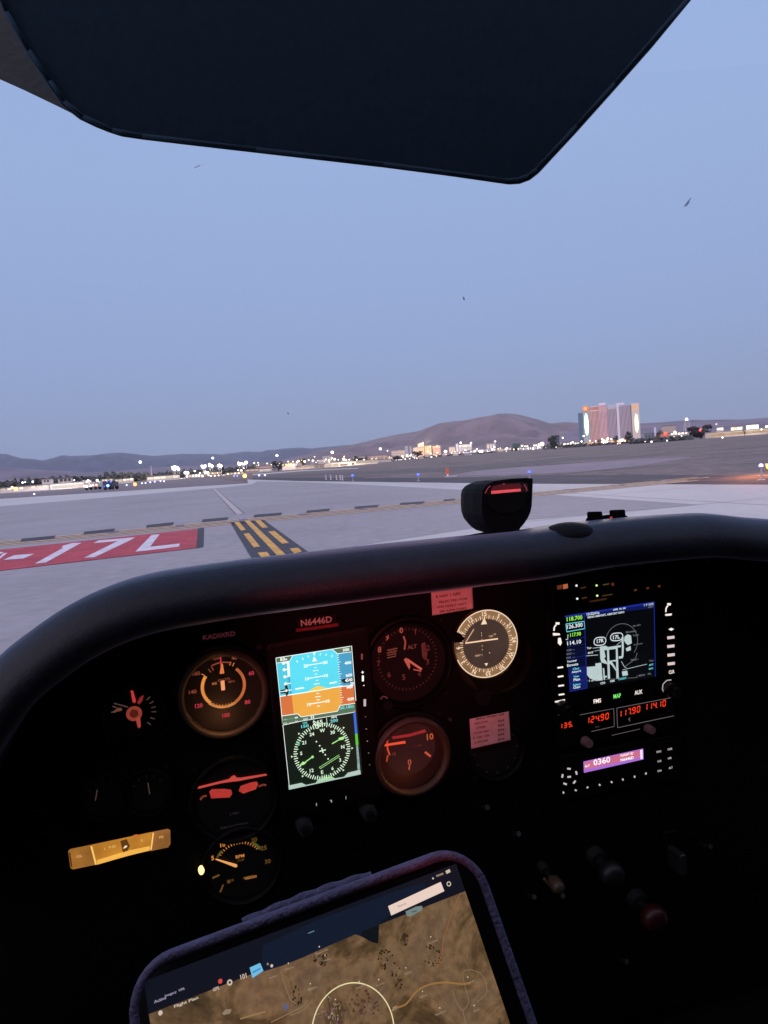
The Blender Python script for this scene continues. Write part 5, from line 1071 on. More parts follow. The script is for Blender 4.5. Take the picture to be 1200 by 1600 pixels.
for a in (50, 95, 140, 225, 270, 315): x, y = ik.rad(gx, gy, 46.3, a); ik.disk(x, y, 1.9, wg, 3)
gg = glow((176, 240, 150), 1.05)
ik.line(sc2([(710, 418), (812, 358)], 430, 1110), 1.5, gg); ik.poly(sc2([(790, 345), (825, 335), (880, 318), (850, 365), (805, 372)], 430, 1110), gg); ik.line(sc2([(468, 580), (370, 650)], 430, 1110), 1.5, gg); ik.poly(sc2([(300, 692), (345, 640), (390, 652), (360, 678)], 430, 1110), gg); ik.disk(*S2((466, 582))[0], 2.4, gg, 4)
ik.line(sc2([(552, 712), (798, 556)], 430, 1110), .7, gg); ik.line(sc2([(566, 728), (808, 572)], 430, 1110), .7, gg); ik.line(sc2([(552, 712), (566, 728)], 430, 1110), .7, gg)
ik.line(S2((552, 512), (632, 492)), 1.6, wg); ik.line(S2((582, 470), (600, 532)), 1.6, wg)
for q in ((515, 390), (556, 442), (626, 554), (662, 606)): ik.disk(*S2(q)[0], 1.2, wg, 8)
ik.disk(*S2((290, 415))[0], 3, glow((90, 190, 150), .9), 5)
lg = glow((186, 208, 196), .95); ik.poly(S2((165, 940), (330, 905), (385, 932), (505, 906), (540, 860), (600, 845), (615, 800), (635, 838), (705, 822), (745, 850), (860, 830), (910, 778), (1062, 742), (1070, 798), (172, 992)), lg)
ik.poly(S2((505, 906), (540, 860), (600, 845), (615, 800), (635, 838), (705, 822), (745, 850)), glow((160, 222, 150), .95))
ik.poly(S2((975, 25), (1005, 18), (1028, 288), (998, 296)), glow((60, 110, 214), 1)); ik.poly(S2((998, 296), (1028, 288), (1040, 428), (1008, 436)), glow((96, 200, 60), 1)); ik.poly(S2((1012, 436), (1036, 430), (1062, 740), (1030, 748)), glow((150, 176, 176), .8, .3, 300))
ik.mb.build("screen", t)
for x, y, w_, h_, m_ in [(565.5, 1026, 2.8, 9, glow((150, 70, 70), .7)), (566.5, 1050.5, 3.8, 1.2, wh), (566.5, 1050.5, 1.2, 4.2, wh), (567, 1060, 3, 9, wh), (568.5, 1071, 2.2, 1, wh), (570, 1098, 3.8, 11, glow((205, 190, 195), .9)), (571, 1120, 1.6, 1.6, glow((120, 110, 110), .6)), (572.3, 1139, 2, 1.4, glow((150, 140, 140), .7)),
                        (574, 1158, 1.6, 1.6, glow((170, 160, 160), .7)), (576, 1176.5, 1.8, 1.2, glow((150, 140, 140), .7)), (577.5, 1195, 2.4, 2.2, glow((90, 80, 80), .6)), (494.5, 1257, 1.2, 4.5, glow((190, 180, 185), .8)), (518, 1252, 1.4, 4, glow((190, 180, 185), .8)), (517, 1250.5, 3, 1.2, glow((190, 180, 185), .8)), (540.5, 1246.5, 1.2, 5, glow((170, 160, 165), .7))]:
    k = Ink(PAN, .0103); k.poly([(x-w_/2, y-h_/2), (x+w_/2, y-h_/2), (x+w_/2, y+h_/2), (x-w_/2, y+h_/2)], m_); k.mb.build("key_legend", t)
for x, y in ((473, 1284), (572, 1262)):
    b = MB(); p = PAN.px(x, y); b.tube(p, p+PAN.N*.016, .0075, .0068, mat("knob_grey", (.045, .042, .045), .5), 18); b.tube(p+PAN.N*.016, p+PAN.N*.022, .0045, .004, m_knob, 16); b.build("rotary_knob", t)

# ================================================================== RADIO STACK
t = thing("audio_panel", "dim audio panel with four small green white lights at the top of the radio stack", "audio panel", PAN.px(960, 940))
slab("faceplate", [(858, 908), (1040, 882), (1046, 922), (862, 950)], 0, .006, t, m_bezel, PAN)
ik = Ink(PAN, .0064); og = glow((112, 60, 34), .6, .2, 200)
for q_, m_ in (([(870, 915), (878.5, 913.5), (879, 920), (871, 921.5)], glow((110, 54, 36), .7)), ([(879.5, 913.5), (887, 912), (887.5, 919), (880, 920.5)], glow((196, 108, 66), .8)), ([(955.5, 911), (959, 910.5), (959.5, 915), (956, 915.5)], glow((120, 42, 34), .8))):
    k = Ink(PAN, .0064); k.poly(q_, m_); k.mb.build('annunciator_lamp', t)
ik.line([(942, 914), (952, 912.2)], 2, glow((96, 78, 40), .6)); ik.line([(941, 931), (957, 928.5)], 1.8, glow((84, 66, 34), .6)); ik.poly([(921, 939), (948, 934), (948, 939), (922, 944)], glow((74, 44, 20), .6, .3, 200))
ik.line([(907, 919), (915, 917.5)], 1.6, og); ik.line([(909, 935), (917, 933.5)], 1.6, og)
for x, y in ((993, 922), (1012, 919), (1030, 916)): ik.poly([(x-2, y-1), (x+2, y-2), (x+2, y+1), (x-2, y+2)], og)
ik.mb.build("lettering", t)
for x, y, c_ in ((900.8, 915, (225, 240, 235)), (932.2, 914.8, (190, 240, 140)), (902, 935.5, (225, 240, 235)), (933.2, 930.8, (225, 245, 170))):
    b = MB(); b.ball(PAN.px(x, y, .0066), .0011, glow(c_, 1.3), 8, 6); b.build("indicator_light", t)
# GPS navigator
t = thing("gps_navigator", "moving map navigator screen showing runways 17R and 17L in the radio stack", "navigator", PAN.px(955, 1075))
slab("bezel", [(852, 956), (858, 951), (1046, 922), (1056, 926), (1064, 1072), (1058, 1080), (872, 1112), (864, 1108)], 0, .008, t, m_bezel, PAN)
ik = Ink(PAN, .0082); K = 20/3.0
N1 = lambda *pts: [(860+x/K, 930+y/K) for x, y in pts]
bl, bld_, ppw, gw, gr_, cyn = glow((26, 44, 150), 1.0), glow((16, 24, 84), 1.0), glow((222, 232, 238), 1.05), glow((190, 208, 208), .95, .06), glow((150, 232, 80), 1.1), glow((110, 215, 230), 1.05); gy_ = glow((120, 126, 130), .8)
ik.poly(N1((150, 215), (1080, 66), (1095, 850), (380, 975), (200, 1010)), glow((6, 7, 10), 1)); ik.up()
ik.poly(N1((150, 215), (1080, 66), (1082, 84), (150, 232)), bl); ik.poly(N1((360, 200), (1078, 84), (1080, 135), (800, 165), (362, 228)), bld_); ik.poly(N1((185, 760), (375, 735), (382, 965), (200, 1000)), glow((18, 30, 96), 1.0)); ik.poly(N1((165, 560), (368, 525), (376, 735), (185, 760)), glow((9, 14, 46), 1)); ik.up()
ik.line(N1((352, 190), (382, 965)), 1.1, bl); ik.line(N1((1080, 70), (1095, 850)), 1.2, bl); ik.line(N1((200, 1005), (382, 968)), .8, bl)
for y in (458, 528, 650, 820, 905): ik.line(N1((165+(y-450)*.06, y+14), (366, y-22)), .5, bl)
ik.line(N1((162, 300), (352, 272), (358, 348), (172, 382), (162, 300)), 1.1, cyn)
ik.text("118.700", *N1((252, 240))[0], 6.6, gr_, w=27); ik.text("126.300", *N1((254, 318))[0], 6.4, ppw, w=27); ik.text("117.90", *N1((262, 408))[0], 6.0, gr_, w=18.5); ik.text("114.10", *N1((248, 492))[0], 6.2, ppw, w=24)
ik.line(N1((183, 408), (180, 460), (160, 462)), 1.2, gw)
for x, y, s_, h_, w_, m_ in [(210, 570, "VOR ---", 3.0, 14, gy_), (212, 608, "RAD ---", 3.0, 14, gy_), (210, 648, "DIS  --", 3.0, 14, gy_), (222, 686, "Terminal", 3.0, 16, ppw), (232, 724, "Enroute", 4.2, 19, ppw), (268, 765, "Chrt", 3.6, 11, cyn), (270, 797, "Airport", 4.2, 16, ppw), (270, 845, "Vnav", 3.4, 10, cyn), (275, 878, "Plan", 4.2, 11, ppw), (275, 930, "Select", 3.6, 13, cyn), (275, 958, "Chart", 3.8, 12, ppw),
                         (445, 190, "13:22:01z", 4.0, 22, ppw), (580, 205, "RENO AIRPORT, AIRPORT INFO", 3.6, 64, ppw), (718, 145, "APR 14, 04", 3.2, 22, ppw), (1025, 98, "1 P GPS", 3.6, 17, gw), (1045, 122, "NAV", 2.6, 9, gy_),
                         (405, 550, "Twr", 3.2, 8, ppw), (418, 598, "4415'", 3.2, 10, ppw), (520, 475, "17R", 6.0, 12, ppw), (688, 436, "17L", 6.0, 12, ppw), (900, 315, "Elev 4415", 2.4, 13, gy_), (840, 378, "Mountain", 2.8, 18, gy_), (890, 416, "Tower", 2.6, 11, gy_), (915, 510, "Jet Center", 2.6, 16, gy_), (875, 672, "7000x 1", 2.8, 13, gy_), (1050, 682, "Tan", 2.8, 8, gy_), (1050, 725, "APT", 2.8, 8, cyn), (1050, 765, "RWY", 2.8, 8, cyn),
                         (440, 885, "1 of 3", 3.4, 12, ppw), (545, 915, "CDI", 3.2, 8, ppw), (645, 893, "OBS", 3.2, 8, ppw), (750, 868, "CHART", 3.4, 14, cyn), (985, 828, "MENU    FPL", 2.8, 22, gy_)]:
    X, Y = N1((x, y))[0]; ik.text(s_, X, Y, h_, m_, w=w_, rot=0)
ik.arc(*N1((740, 490))[0], 28.5, .7, -72, 132, gy_, 30)
def capsule(cx_, cy__, rx, ry): return [(cx_+rx*(abs(math.cos(a))**.6)*(1 if math.cos(a) > 0 else -1), cy__+ry*math.sin(a)-math.cos(a)*rx*.14) for a in [2*math.pi*i/20 for i in range(21)]]
ik.line(N1(*capsule(516, 480, 62, 42)), 1.3, ppw); ik.line(N1(*capsule(690, 434, 64, 40)), 1.3, ppw)
ik.up()
for q in ([(515, 535), (575, 526), (600, 540), (735, 520), (735, 540), (700, 545), (712, 865), (688, 868), (682, 560), (610, 568), (622, 868), (598, 872), (590, 570), (560, 575), (575, 640), (560, 660), (585, 690), (595, 720), (532, 700), (520, 660)],
          [(380, 748), (470, 740), (468, 712), (530, 702), (545, 885), (530, 888), (475, 892), (410, 866), (382, 830)],
          [(545, 760), (560, 760), (570, 880), (556, 884)], [(740, 440), (760, 430), (765, 540), (760, 640), (742, 660), (745, 560)],
          [(780, 425), (805, 408), (840, 420), (848, 500), (808, 520), (785, 500), (765, 470)], [(785, 555), (835, 528), (838, 572), (795, 585)], [(745, 795), (800, 785), (808, 832), (752, 842)],
          [(640, 690), (682, 760), (690, 800), (640, 730), (600, 700), (600, 685), (690, 672), (690, 690)], [(710, 640), (752, 630), (755, 655), (712, 662)], [(550, 845), (590, 838), (590, 855), (552, 862)]):
    ik.poly(N1(*q), gw)
ik.line(N1((375, 632), (495, 622)), .9, gw); ik.line(N1((440, 552), (520, 542)), .8, gw); ik.line(N1((460, 582), (520, 570)), .6, gw); ik.line(N1((752, 778), (1005, 718)), .7, gw); ik.line(N1((780, 740), (850, 690), (885, 660), (905, 600)), .8, gy_); ik.line(N1((740, 690), (770, 745), (790, 755)), .8, gw); ik.line(N1((690, 520), (735, 480), (780, 430)), .7, gw)
ik.line(N1((380, 892), (540, 880), (700, 870), (905, 858), (900, 835)), .6, gy_)
ik.mb.build("screen", t)
def legend(pts, m_, par, name="key_legend", w_=.0084):
    k = Ink(PAN, w_); k.poly(pts, m_); return k.mb.build(name, par)
LW = glow((250, 236, 226), 1.1)
ik = Ink(PAN, .0084)
Q1 = lambda *pts: [(840+x/5, 880+y/5) for x, y in pts]
for pts in ([(140, 462), (172, 462), (170, 480), (142, 480)], [(118, 545), (172, 548), (176, 562), (122, 566)], [(160, 585), (180, 582), (190, 620), (178, 645), (158, 625)], [(1012, 312), (1042, 312), (1040, 330), (1014, 330)], [(995, 398), (1050, 392), (1046, 408), (1000, 412)],
            [(1022, 516), (1044, 505), (1066, 514), (1044, 528)]):
    ik.poly(Q1(*pts), LW)
ik.line(Q1((145, 482), (130, 500), (128, 528)), 2.4, LW); ik.line(Q1((1018, 332), (1004, 350), (1002, 382)), 2.4, LW)
for x, y in ((178, 814), (180, 884)): ik.poly(Q1((x-24, y-2), (x+20, y-9), (x+24, y+3), (x-20, y+10)), LW)
for x, y in ((1042, 580), (1042, 648), (1044, 716), (1045, 784)): ik.poly(Q1((x-30, y-7), (x+27, y-14), (x+28, y+8), (x-28, y+15)), glow((225, 205, 200), .95))
ik.text("CLR", *Q1((1047, 849))[0], 5.4, LW, w=10)
Q2 = lambda *pts: [(840+x/5, 1060+y/5) for x, y in pts]
for x, y in ((184, 56), (187, 125)): ik.poly(Q2((x-24, y-2), (x+20, y-9), (x+24, y+3), (x-20, y+10)), LW)
ik.poly(Q2((134, 178), (214, 162), (214, 180), (138, 190)), LW); ik.line(Q2((232, 188), (200, 180), (165, 200), (150, 235), (158, 280)), 1.6, glow((190, 180, 178), .85)); ik.line(Q2((1045, 12), (1010, 15), (980, 45), (975, 85), (990, 112)), 1.6, glow((196, 186, 184), .85)); ik.line(Q2((160, 240), (165, 290)), .8, gy_)
ik.mb.build("key_legends", t)
for x, y in ((878, 1106), (1046, 1077)):
    b = MB(); p = PAN.px(x, y, .008); b.tube(p, p+PAN.N*.008, .0080, .0076, m_knob, 20); b.tube(p+PAN.N*.008, p+PAN.N*.014, .0050, .0046, m_knob, 16); b.build("rotary_knob", t)
# annunciator row
t = thing("annunciator_row", "row of lit legends FMS MAP AUX with the middle one green", "annunciator", PAN.px(965, 1090)); slab("strip", [(905, 1092), (1020, 1074), (1022, 1092), (907, 1112)], 0, .0086, t, m_bezel, PAN)
ik = Ink(PAN, .0089); ik.text("FMS", *Q2((467, 176))[0], 6.6, LW, w=13); ik.text("AUX", *Q2((788, 108))[0], 6.6, LW, w=13.5); ik.text("MAP", *Q2((622, 137))[0], 6.6, glow((120, 236, 110), 1.1), w=13); ik.mb.build("lettering", t)
# comm / nav radio
t = thing("comm_nav_radio", "radio with glowing red frequency digits 124.90 and 117.90 below the navigator", "radio", PAN.px(960, 1150))
slab("faceplate", [(866, 1118), (1052, 1086), (1058, 1138), (874, 1170)], 0, .007, t, m_bezel, PAN)
ik = Ink(PAN, .0073); rd = glow((255, 62, 30), 1.1); ln = glow((126, 118, 120), .65)
ik.line(Q2((330, 285), (595, 236), (600, 375), (420, 415)), .8, ln); ik.line(Q2((1060, 148), (618, 232), (625, 385), (1065, 292)), .9, ln); ik.line(Q2((580, 445), (800, 395)), .7, ln)
SEG = {'0': "abcdef", '1': "bc", '2': "abged", '3': "abgcd", '4': "fgbc", '5': "afgcd", '6': "afgedc", '7': "abc", '9': "abfgcd"}
def digits(ik, s_, x0, y0, x1, y1, h, m_):
    n_ = len(s_); slots = [c for c in s_ if c != '.']; k = 0
    for c in s_:
        if c == '.':
            fx = x0+(x1-x0)*(k-.12)/len(slots); fy = y0+(y1-y0)*(k-.12)/len(slots); ik.disk(fx, fy+h*.48, .8, m_, 6); continue
        fx = x0+(x1-x0)*(k+.42)/len(slots); fy = y0+(y1-y0)*(k+.42)/len(slots); w_ = abs(x1-x0)/len(slots)*.27; sl_ = -(y0-y1)/(x1-x0)
        P_ = {'tl': (-w_, -h/2), 'tr': (w_, -h/2), 'ml': (-w_, 0), 'mr': (w_, 0), 'bl': (-w_, h/2), 'br': (w_, h/2)}
        P_ = {q: (fx+a-b_*-.0+(-.06*b_), fy+b_+a*sl_) for q, (a, b_) in P_.items()}
        for sg, (a, b_) in dict(a=('tl', 'tr'), b=('tr', 'mr'), c=('mr', 'br'), d=('bl', 'br'), e=('ml', 'bl'), f=('tl', 'ml'), g=('ml', 'mr')).items():
            if sg in SEG[c]:
                (xa, ya), (xb, yb) = P_[a], P_[b_]; ik.line([(xa+(xb-xa)*.1, ya+(yb-ya)*.1), (xb-(xb-xa)*.1, yb-(yb-ya)*.1)], 1.45, m_)
        k += 1
digits(ik, "135.", 873, 1135.5, 895, 1131, 7, rd); digits(ik, "124.90", 915, 1126.5, 953, 1118, 9, rd); digits(ik, "117.90", 965.5, 1116.5, 1002, 1107, 9, rd); digits(ik, "114.10", 1006, 1105.5, 1042, 1098, 9, rd)
ik.text("kHz", *Q2((467, 377))[0], 3.2, glow((90, 60, 60), .5)); ik.poly(Q2((706, 318), (722, 302), (722, 340)), glow((110, 100, 100), .6)); ik.mb.build("display", t)
mkp = mat("knob_pinkgrey", (.28, .16, .15), .5)
for x, y, r in ((908, 1154, .0052), (1005, 1134, .0046)):
    b = MB(); p = PAN.px(x, y); b.tube(p, p+PAN.N*.006, r*1.4, r*1.3, m_knob, 16); b.tube(p+PAN.N*.006, p+PAN.N*.016, r, r*.85, mkp, 14); b.build("rotary_knob", t)
# transponder
t = thing("transponder", "transponder with a pink violet lit window showing 0360", "transponder", PAN.px(960, 1210))
slab("faceplate", [(872, 1182), (1054, 1148), (1062, 1216), (880, 1252)], 0, .006, t, m_bezel, PAN)
ik = Ink(PAN, .0063); ik.poly(Q2((358, 650), (825, 548), (828, 632), (362, 738)), glow((170, 110, 214), 1.0)); ik.up(); ik.poly(Q2((366, 655), (800, 560), (802, 618), (368, 712)), glow((206, 112, 142), 1.0, .06, 60)); ik.poly(Q2((800, 560), (820, 555), (822, 628), (804, 632)), glow((230, 220, 255), 1.1)); ik.up()
ik.text("0360", *Q2((502, 645))[0], 9.6, glow((250, 240, 255), 1.15), w=29); ik.text("ALT", *Q2((388, 684))[0], 3.6, wh, w=8.5); ik.text("FLIGHT ID", *Q2((698, 594))[0], 3.6, wh, w=22); ik.text("N6446D", *Q2((700, 628))[0], 4.6, wh, w=23)
ik.mb.build("display", t)
ik = Ink(PAN, .0063); lgd = glow((206, 198, 200), .9); SP = lambda x, y, w_, h_, r_: [(x+math.cos(r_)*w_/2*a-math.sin(r_)*h_/2*c, y+math.sin(r_)*w_/2*a+math.cos(r_)*h_/2*c) for a, c in ((-1, -1), (1, -1), (1, 1), (-1, 1))]
for x, y, r_ in ((245, 706, .1), (303, 738, 1.3), (194, 762, 1.75), (247, 769, -.1), (288, 810, -.9), (215, 824, .4), (390, 852, -.9), (485, 832, 1), (578, 810, .8), (666, 790, 1.4), (758, 768, 1.5), (846, 743, -1.2), (298, 874, .5), (202, 892, 1.2)):
    ik.poly(SP(*Q2((x, y))[0], 5.6 if x < 350 and y < 830 else 3.2, 2.8 if x < 350 and y < 830 else 2.4, r_), lgd)
for x, y, s_ in ((948, 572, "FUNC"), (1034, 552, "CRSR"), (952, 646, "CLR"), (1032, 624, "VFR"), (952, 722, "ON"), (1040, 698, "ALT")): ik.text(s_, *Q2((x, y))[0], 3.2, lgd, w=8.5 if len(s_) > 3 else 7)
ik.mb.build("key_legends", t)

# ================================================================== LOWER CONTROLS
def plunger(name, label, x, y, r, m_, L=.022, tip=None, pl=PAN):
    p = pl.px(x, y); t = thing(name, label, "control knob", p); D_ = (pl.N+Vector((0, 0, -.15))).normalized()
    b = MB(); b.tube(p, p+D_*.01, r*.8, r*.7, mat('collar_black', (.012, .012, .012), .5), 14); b.build("collar", t)
    b = MB(); b.tube(p+D_*.008, p+D_*L, r*.32, r*.32, mat("shaft_steel", (.02, .02, .02), .5, metal=.6), 10); b.build("shaft", t)
    b = MB(); n_ = 18; a = D_.orthogonal().normalized(); c = D_.cross(a); rings = []
    for s_, q in ((.55, 0), (.95, .004), (1, .010), (.9, .016), (.5, .019)): rings.append([p+D_*(L+q)+(a*math.cos(2*math.pi*i/n_)+c*math.sin(2*math.pi*i/n_))*r*s_ for i in range(n_)])
    b.loft(rings, m_); b.build("grip", t, smooth=True); return t
plunger("throttle_knob", "dim grey push pull knob at the lower centre", 928, 1335, .013, mat("grip_grey", (.010, .009, .009), .45))
plunger("mixture_knob", "red mixture knob at the lower right of the centre", 992, 1402, .014, mat("grip_red", (.045, .004, .004), .4))
plunger("carburettor_heat_knob", "small brass toned knob left of the grey push pull knob", 846, 1352, .007, mat("grip_brass", (.08, .05, .03), .4), L=.02)
t = thing("flap_lever", "slim flap lever standing out of the panel at the lower right", "lever", PAN.px(1044, 1335)); slab("slot_plate", [(1036, 1300), (1056, 1297), (1060, 1372), (1040, 1376)], 0, .003, t, m_bezel, PAN)
b = MB(); p = PAN.px(1046, 1335, .003); b.box(p+PAN.N*.012, .008, .022, .022, mat("lever_grey", (.02, .02, .02), .4), RT, Z, PAN.N, .002); b.build("lever_paddle", t)
for i, (x, y) in enumerate(((800, 1300), (824, 1397), (868, 1395), (966, 1496), (752, 1260), (1095, 1320))):
    p = PAN.px(x, y); t = thing("toggle_switch", ["small toggle switch under the unlit indicator", "small toggle switch left of the brass knob base", "small toggle switch below the brass toned knob", "small toggle switch low on the pedestal", "small toggle switch right of the vertical speed dial", "small toggle switch right of the flap lever"][i], "switch", p)
    b = MB(); b.tube(p, p+PAN.N*.003, .0055, .0050, m_bezel, 6); b.build("nut", t)
    b = MB(); b.tube(p+PAN.N*.003, p+PAN.N*.016+Z*.006, .0018, .0026, mat("toggle_chrome", (.12, .12, .12), .35, metal=.9), 8); b.build("bat", t)
b = MB(); p = PAN.px(856, 1382, .012); b.tube(PAN.px(850, 1373, .012), PAN.px(866, 1392, .012), .0014, .0014, mat("key_brass", (.5, .33, .18), .35, metal=.6), 8); tag(b.build("cable_sleeve", origin=p), "short brass coloured rod below the small brass toned knob", "rod")
# ================================================================== TABLET ON THE KNEE
c0 = CAM+ray(480, 1480)*.36
Nn = (CAM-c0).normalized(); Nn = (Nn+H*-.10+RT*.02).normalized()
Ud = ray(735, 1318)-ray(190, 1520); Ud = (Ud-Nn*Ud.dot(Nn)).normalized(); Vd = Nn.cross(Ud)
TP = Plane(c0, Ud, Vd)
t = thing("tablet", "tablet in a fuzzy edged purple grey case showing a brown satellite map", "tablet", c0)
u0, v0 = TP.uv(196, 1513); u1, v1 = TP.uv(728, 1318)
TOP = max(v0, v1)+.001; LFT = min(u0, u0)-.002; RGT = TP.uv(778, 1440)[0]+.002; BOT = TOP-.255
W_, H_ = RGT-LFT, TOP-BOT; CX, CY = (LFT+RGT)/2, (TOP+BOT)/2
def tz(o, w_): return [TP.P(CX+x, CY+y, w_) for x, y in o]
m_case = mat("case_rubber", (.115, .10, .17), .75, noise=.3, nscale=120, bump=1.0, bscale=500); m_glass = mat("tablet_glass", (.006, .006, .007), .12)
R0 = .020; b = MB()
N_O = 8
def ro(d, r): return rrect(W_+d, H_+d, r, N_O)
b.loft([tz(ro(-.012, R0*.8), -.016), tz(ro(-.002, R0), -.012), tz(ro(0, R0), -.004), tz(ro(-.001, R0), .0005), tz(ro(-.004, R0*.92), .0022), tz(ro(-.0075, R0*.8), .0020), tz(ro(-.009, R0*.75), .0002)], m_case); b.build("case", t, smooth=True)
b = MB(); pts = []
for i in range(60):       # the flap folded behind the top edge
    q = i/59; u = LFT+.050+(W_-.098)*q; pts.append(TP.P(u, TOP-.0010+.0012*math.sin(q*3.1)+.0003*math.sin(q*31), -.010))
b.path(pts, .0026, m_case, 8); b.build("cover_flap", t, smooth=True)
b = MB(); b.face(tz(ro(-.0092, R0*.75), .0008), m_glass); b.build("glass", t)
# screen
def tl(x, y): return TP.uv(x, y)
sl_, st_ = TP.uv(228, 1552)[0], TP.uv(706, 1352)[1]
sr_ = TP.uv(726, 1392)[0]; mp_top = st_-.0115
ik = Ink(TP, .0011)
def r2(u0, v0, u1, v1, m): ik.mb.face([TP.P(u0, v0, ik.w), TP.P(u1, v0, ik.w), TP.P(u1, v1, ik.w), TP.P(u0, v1, ik.w)], m)
r2(sl_, st_, sr_, mp_top, glow((15, 18, 30), .8)); ik.up(.0001)
# satellite map: real terrain colours from layered noise
mm = bpy.data.materials.new("map_screen"); mm.use_nodes = True; tn = mm.node_tree; pb = tn.nodes["Principled BSDF"]; pb.inputs["Base Color"].default_value = (.01, .01, .01, 1); pb.inputs["Roughness"].default_value = .2
tc = tn.nodes.new("ShaderNodeTexCoord"); n1 = tn.nodes.new("ShaderNodeTexNoise"); n1.inputs["Scale"].default_value = 30; n1.inputs["Detail"].default_value = 9; n1.inputs["Roughness"].default_value = .68; n1.inputs["Distortion"].default_value = .8
rp = tn.nodes.new("ShaderNodeValToRGB"); e = rp.color_ramp.elements
while len(e) < 6: e.new(.5)
for q, (po, c_) in zip(e, [(.30, (40, 34, 22)), (.42, (84, 64, 42)), (.50, (116, 90, 64)), (.58, (104, 82, 62)), (.68, (132, 104, 80)), (.8, (80, 74, 48))]): q.position = po; q.color = (*s2l(c_), 1)
n2 = tn.nodes.new("ShaderNodeTexNoise"); n2.inputs["Scale"].default_value = 300; n2.inputs["Detail"].default_value = 3
mx = tn.nodes.new("ShaderNodeMix"); mx.data_type = 'RGBA'; mx.blend_type = 'OVERLAY'; mx.inputs[0].default_value = .6
tn.links.new(tc.outputs["Object"], n1.inputs["Vector"]); tn.links.new(tc.outputs["Object"], n2.inputs["Vector"]); tn.links.new(n1.outputs[0], rp.inputs[0]); tn.links.new(rp.outputs[0], mx.inputs[6]); tn.links.new(n2.outputs[0], mx.inputs[7]); tn.links.new(mx.outputs[2], pb.inputs["Emission Color"]); pb.inputs["Emission Strength"].default_value = 1.0*KE
r2(sl_, mp_top, sr_, BOT+.012, mm); ik.up(.0001)
T = lambda ox, oy, k: (lambda *pts: [(ox+x/k, oy+y/k) for x, y in pts])
TR = T(460, 1300, 1200/380); TLq = T(160, 1300, 1200/340)
nav = glow((15, 26, 44), .9)
ik.poly(TR((-160, 690), (-60, 660), (40, 620), (230, 535), (300, 505), (330, 515), (385, 545), (412, 548), (412, 455), (480, 410), (470, 380), (650, 290), (640, 250), (520, 285), (100, 440), (-160, 560)), nav); ik.up(.0001)
ik.poly(TR((330, 515), (335, 490), (418, 458), (414, 550), (385, 545)), glow((10, 14, 18), 1)); ik.poly(TR((462, 366), (722, 246), (740, 292), (478, 412)), glow((232, 206, 192), 1.0, .03)); ik.poly(TR((548, 392), (600, 368), (630, 364), (632, 384), (575, 416), (556, 416)), glow((120, 138, 134), .9)); ik.up(.0001)
rb = math.degrees(math.atan2(0, 1))
ik.text("Search", *TR((530, 360))[0], 3.4, glow((170, 150, 142), .9), w=16, rot=0); ik.text("Filter", *TR((592, 391))[0], 3.6, glow((60, 72, 70), .9))
tw = glow((214, 196, 180), .9, .1, 300); tw2 = glow((160, 138, 118), .8, .15, 300); lav = glow((170, 160, 190), .85)
ik.arc(*TR((762, 256))[0], 3.2, 1.5, 0, 360, tw, 14); ik.line(TR((748, 200), (768, 190)), 5.0, tw); ik.disk(*TR((684, 229))[0], 1.6, tw, 8); ik.line(TR((700, 218), (735, 205)), 3, tw2)
ik.disk(*TLq((650, 823))[0], 4, glow((214, 76, 66), .95), 12); ik.arc(*TLq((702, 830))[0], 3.6, 2.6, 0, 360, tw, 14); ik.text("101", *TLq((778, 796))[0], 8, tw, w=11); ik.text("GPS", *TLq((626, 865))[0], 5.5, tw, w=11); ik.disk(*TLq((934, 738))[0], 2.6, tw, 8); ik.disk(*TLq((912, 728))[0], 2, tw2, 8)
ik.poly(TLq((812, 748), (870, 722), (888, 765), (828, 806)), glow((112, 186, 226), 1.0)); ik.up(.0001); ik.line(TLq((828, 775), (872, 752)), 3, glow((70, 140, 196), 1))
ik.text("Imagery  VFR", *TLq((400, 885))[0], 5.0, lav, w=36, rot=0); ik.text("Flight Plan", *TLq((462, 940))[0], 6, tw, w=44); ik.disk(*TLq((320, 998))[0], 4, tw, 12); ik.text("Active", *TLq((318, 925))[0], 5, lav, w=22); ik.line(TR((68, 500), (98, 488)), 1.4, glow((110, 150, 160), .8))
# town names, roads, ring
ring = glow((236, 222, 170), 1.0)
cx_, cy__ = TR((290, 985))[0]; ik.arc(cx_, cy__, 78, 2.0, -120, 120, ring, 50)
def road(pts, wd, m_): ik.line(smooth_pts(TR(*pts)), wd, m_)
rm = glow((150, 104, 62), .85); rm2 = glow((146, 120, 90), .8)
road([(820, 300), (780, 390), (755, 470), (735, 540), (728, 600), (705, 670)], 1.3, glow((156, 96, 52), .9)); road([(490, 870), (550, 850), (600, 790), (660, 755), (740, 742), (820, 750), (870, 745)], 3.0, glow((160, 116, 66), .85)); road([(780, 780), (800, 840), (830, 880), (860, 840), (850, 790), (830, 700), (870, 680), (930, 710), (950, 790), (900, 840)], 1.2, rm2)
road([(-20, 905), (40, 880), (90, 830)], 1.6, rm2); road([(830, 880), (842, 930), (850, 1000)], 1.6, rm2); road([(480, 878), (505, 862)], 5.0, tw2)
rs_ = random.Random(2); dk = glow((46, 36, 18), .9, .3, 200)
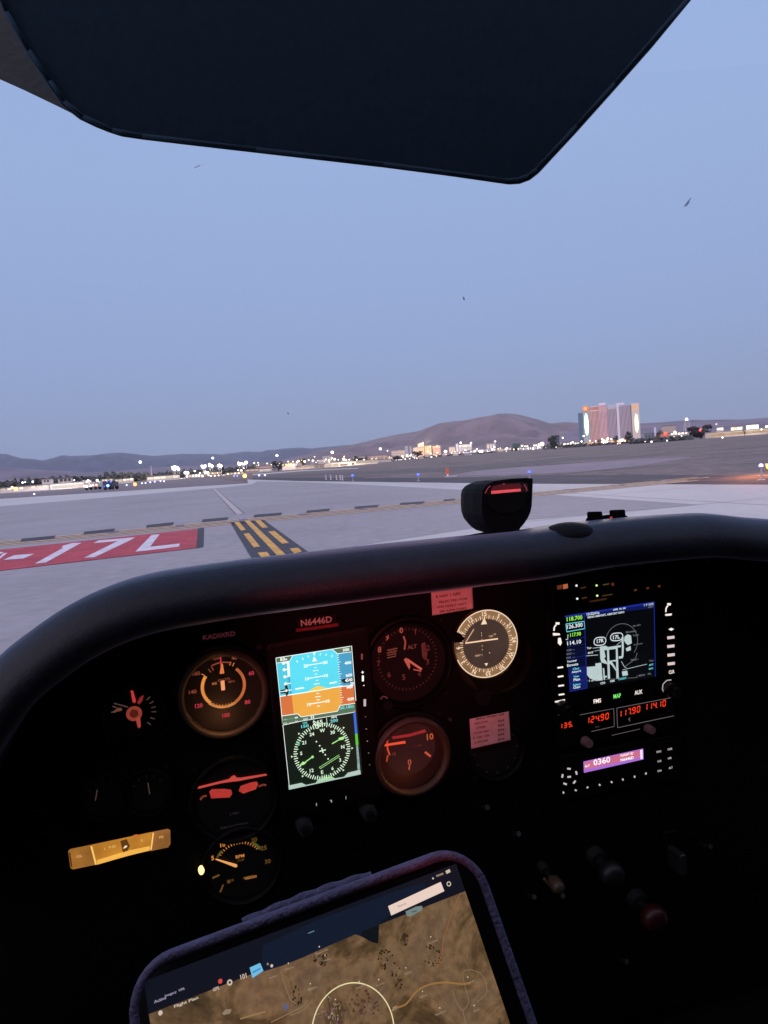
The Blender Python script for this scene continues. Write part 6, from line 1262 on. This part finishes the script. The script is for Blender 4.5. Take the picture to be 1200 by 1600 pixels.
for q in ([(420, 590), (445, 580), (480, 640), (520, 720), (525, 760), (500, 740), (450, 680), (430, 650)], [(650, 560), (700, 570), (722, 620), (700, 660), (670, 640)], [(535, 510), (550, 505), (555, 545), (542, 555)], [(100, 620), (140, 610), (160, 660), (120, 640)], [(-5, 770), (30, 800), (25, 850), (0, 840)]): [ik.disk(*TR((ax_+(bx_-ax_)*rs_.random()+rs_.uniform(-9, 9), ay_+(by_-ay_)*rs_.random()+rs_.uniform(-9, 9)))[0], rs_.uniform(.5, 2.2), dk, 5) for (ax_, ay_), (bx_, by_) in zip(q, q[1:]+q[:1]) for _ in range(9)]
rr_ = random.Random(4)
for x, y, s_ in [(684, 541, "Lovelock"), (562, 694, "Hazen"), (160, 632, "Quincy"), (135, 590, "Susanville"), (92, 772, "Truckee"), (425, 752, "Fernley"), (635, 810, "Fallon"), (722, 892, "Hawthorne"), (-25, 672, "Chester"), (898, 880, "Gabbs"), (210, 850, "Reno"), (330, 762, "Wadsworth"), (125, 895, "Tahoe City"), (868, 740, "Austin")]:
    ik.text(s_, *TR((x, y))[0], 3.4, tw2, w=3.0*len(s_)**.9, rot=0)
    if y < 900: ik.disk(*TR((x-8+rr_.uniform(-6, 6), y-24))[0], 1.3, tw, 6)
for k in range(60):
    x, y = 180+rr_.gauss(0, 32), 905+rr_.gauss(0, 38); ik.line(TR((x, y), (x+rr_.uniform(-6, 6), y+rr_.uniform(6, 16))), 1.0, glow([(200, 180, 170), (150, 110, 160), (140, 160, 90), (120, 60, 80)][k % 4], .8))
[ik.disk(*TR((330+rs_.gauss(0, 60), 870+rs_.gauss(0, 34)))[0], rs_.uniform(.8, 3), glow((96, 60, 46), .7, .3, 200), 6) for _ in range(60)]
# left part of the map
TL2 = lambda *p: TLq(*p)
for x, y, s_ in [(1150, 862, "Alturas"), (690, 992, "Redding"), (940, 800, "Burney")]: ik.text(s_, *TLq((x, y))[0], 3.6, tw2, w=14)
ik.poly(TLq((660, 1000), (680, 978), (712, 975), (705, 1000), (670, 1010)), tw2); ik.line(TLq((760, 1030), (830, 1010), (900, 990)), 2.6, glow((160, 128, 88), .8)); ik.line(TLq((930, 1050), (1010, 1010), (1110, 960), (1130, 930)), 2.0, rm2)
ik.poly(TLq((995, 955), (1015, 948), (1028, 970), (1012, 985)), glow((96, 104, 150), .8)); ik.line(smooth_pts(TLq((985, 770), (1010, 850), (1040, 930), (1080, 950))), 1.4, rm2)
ik.mb.build("screen", t)
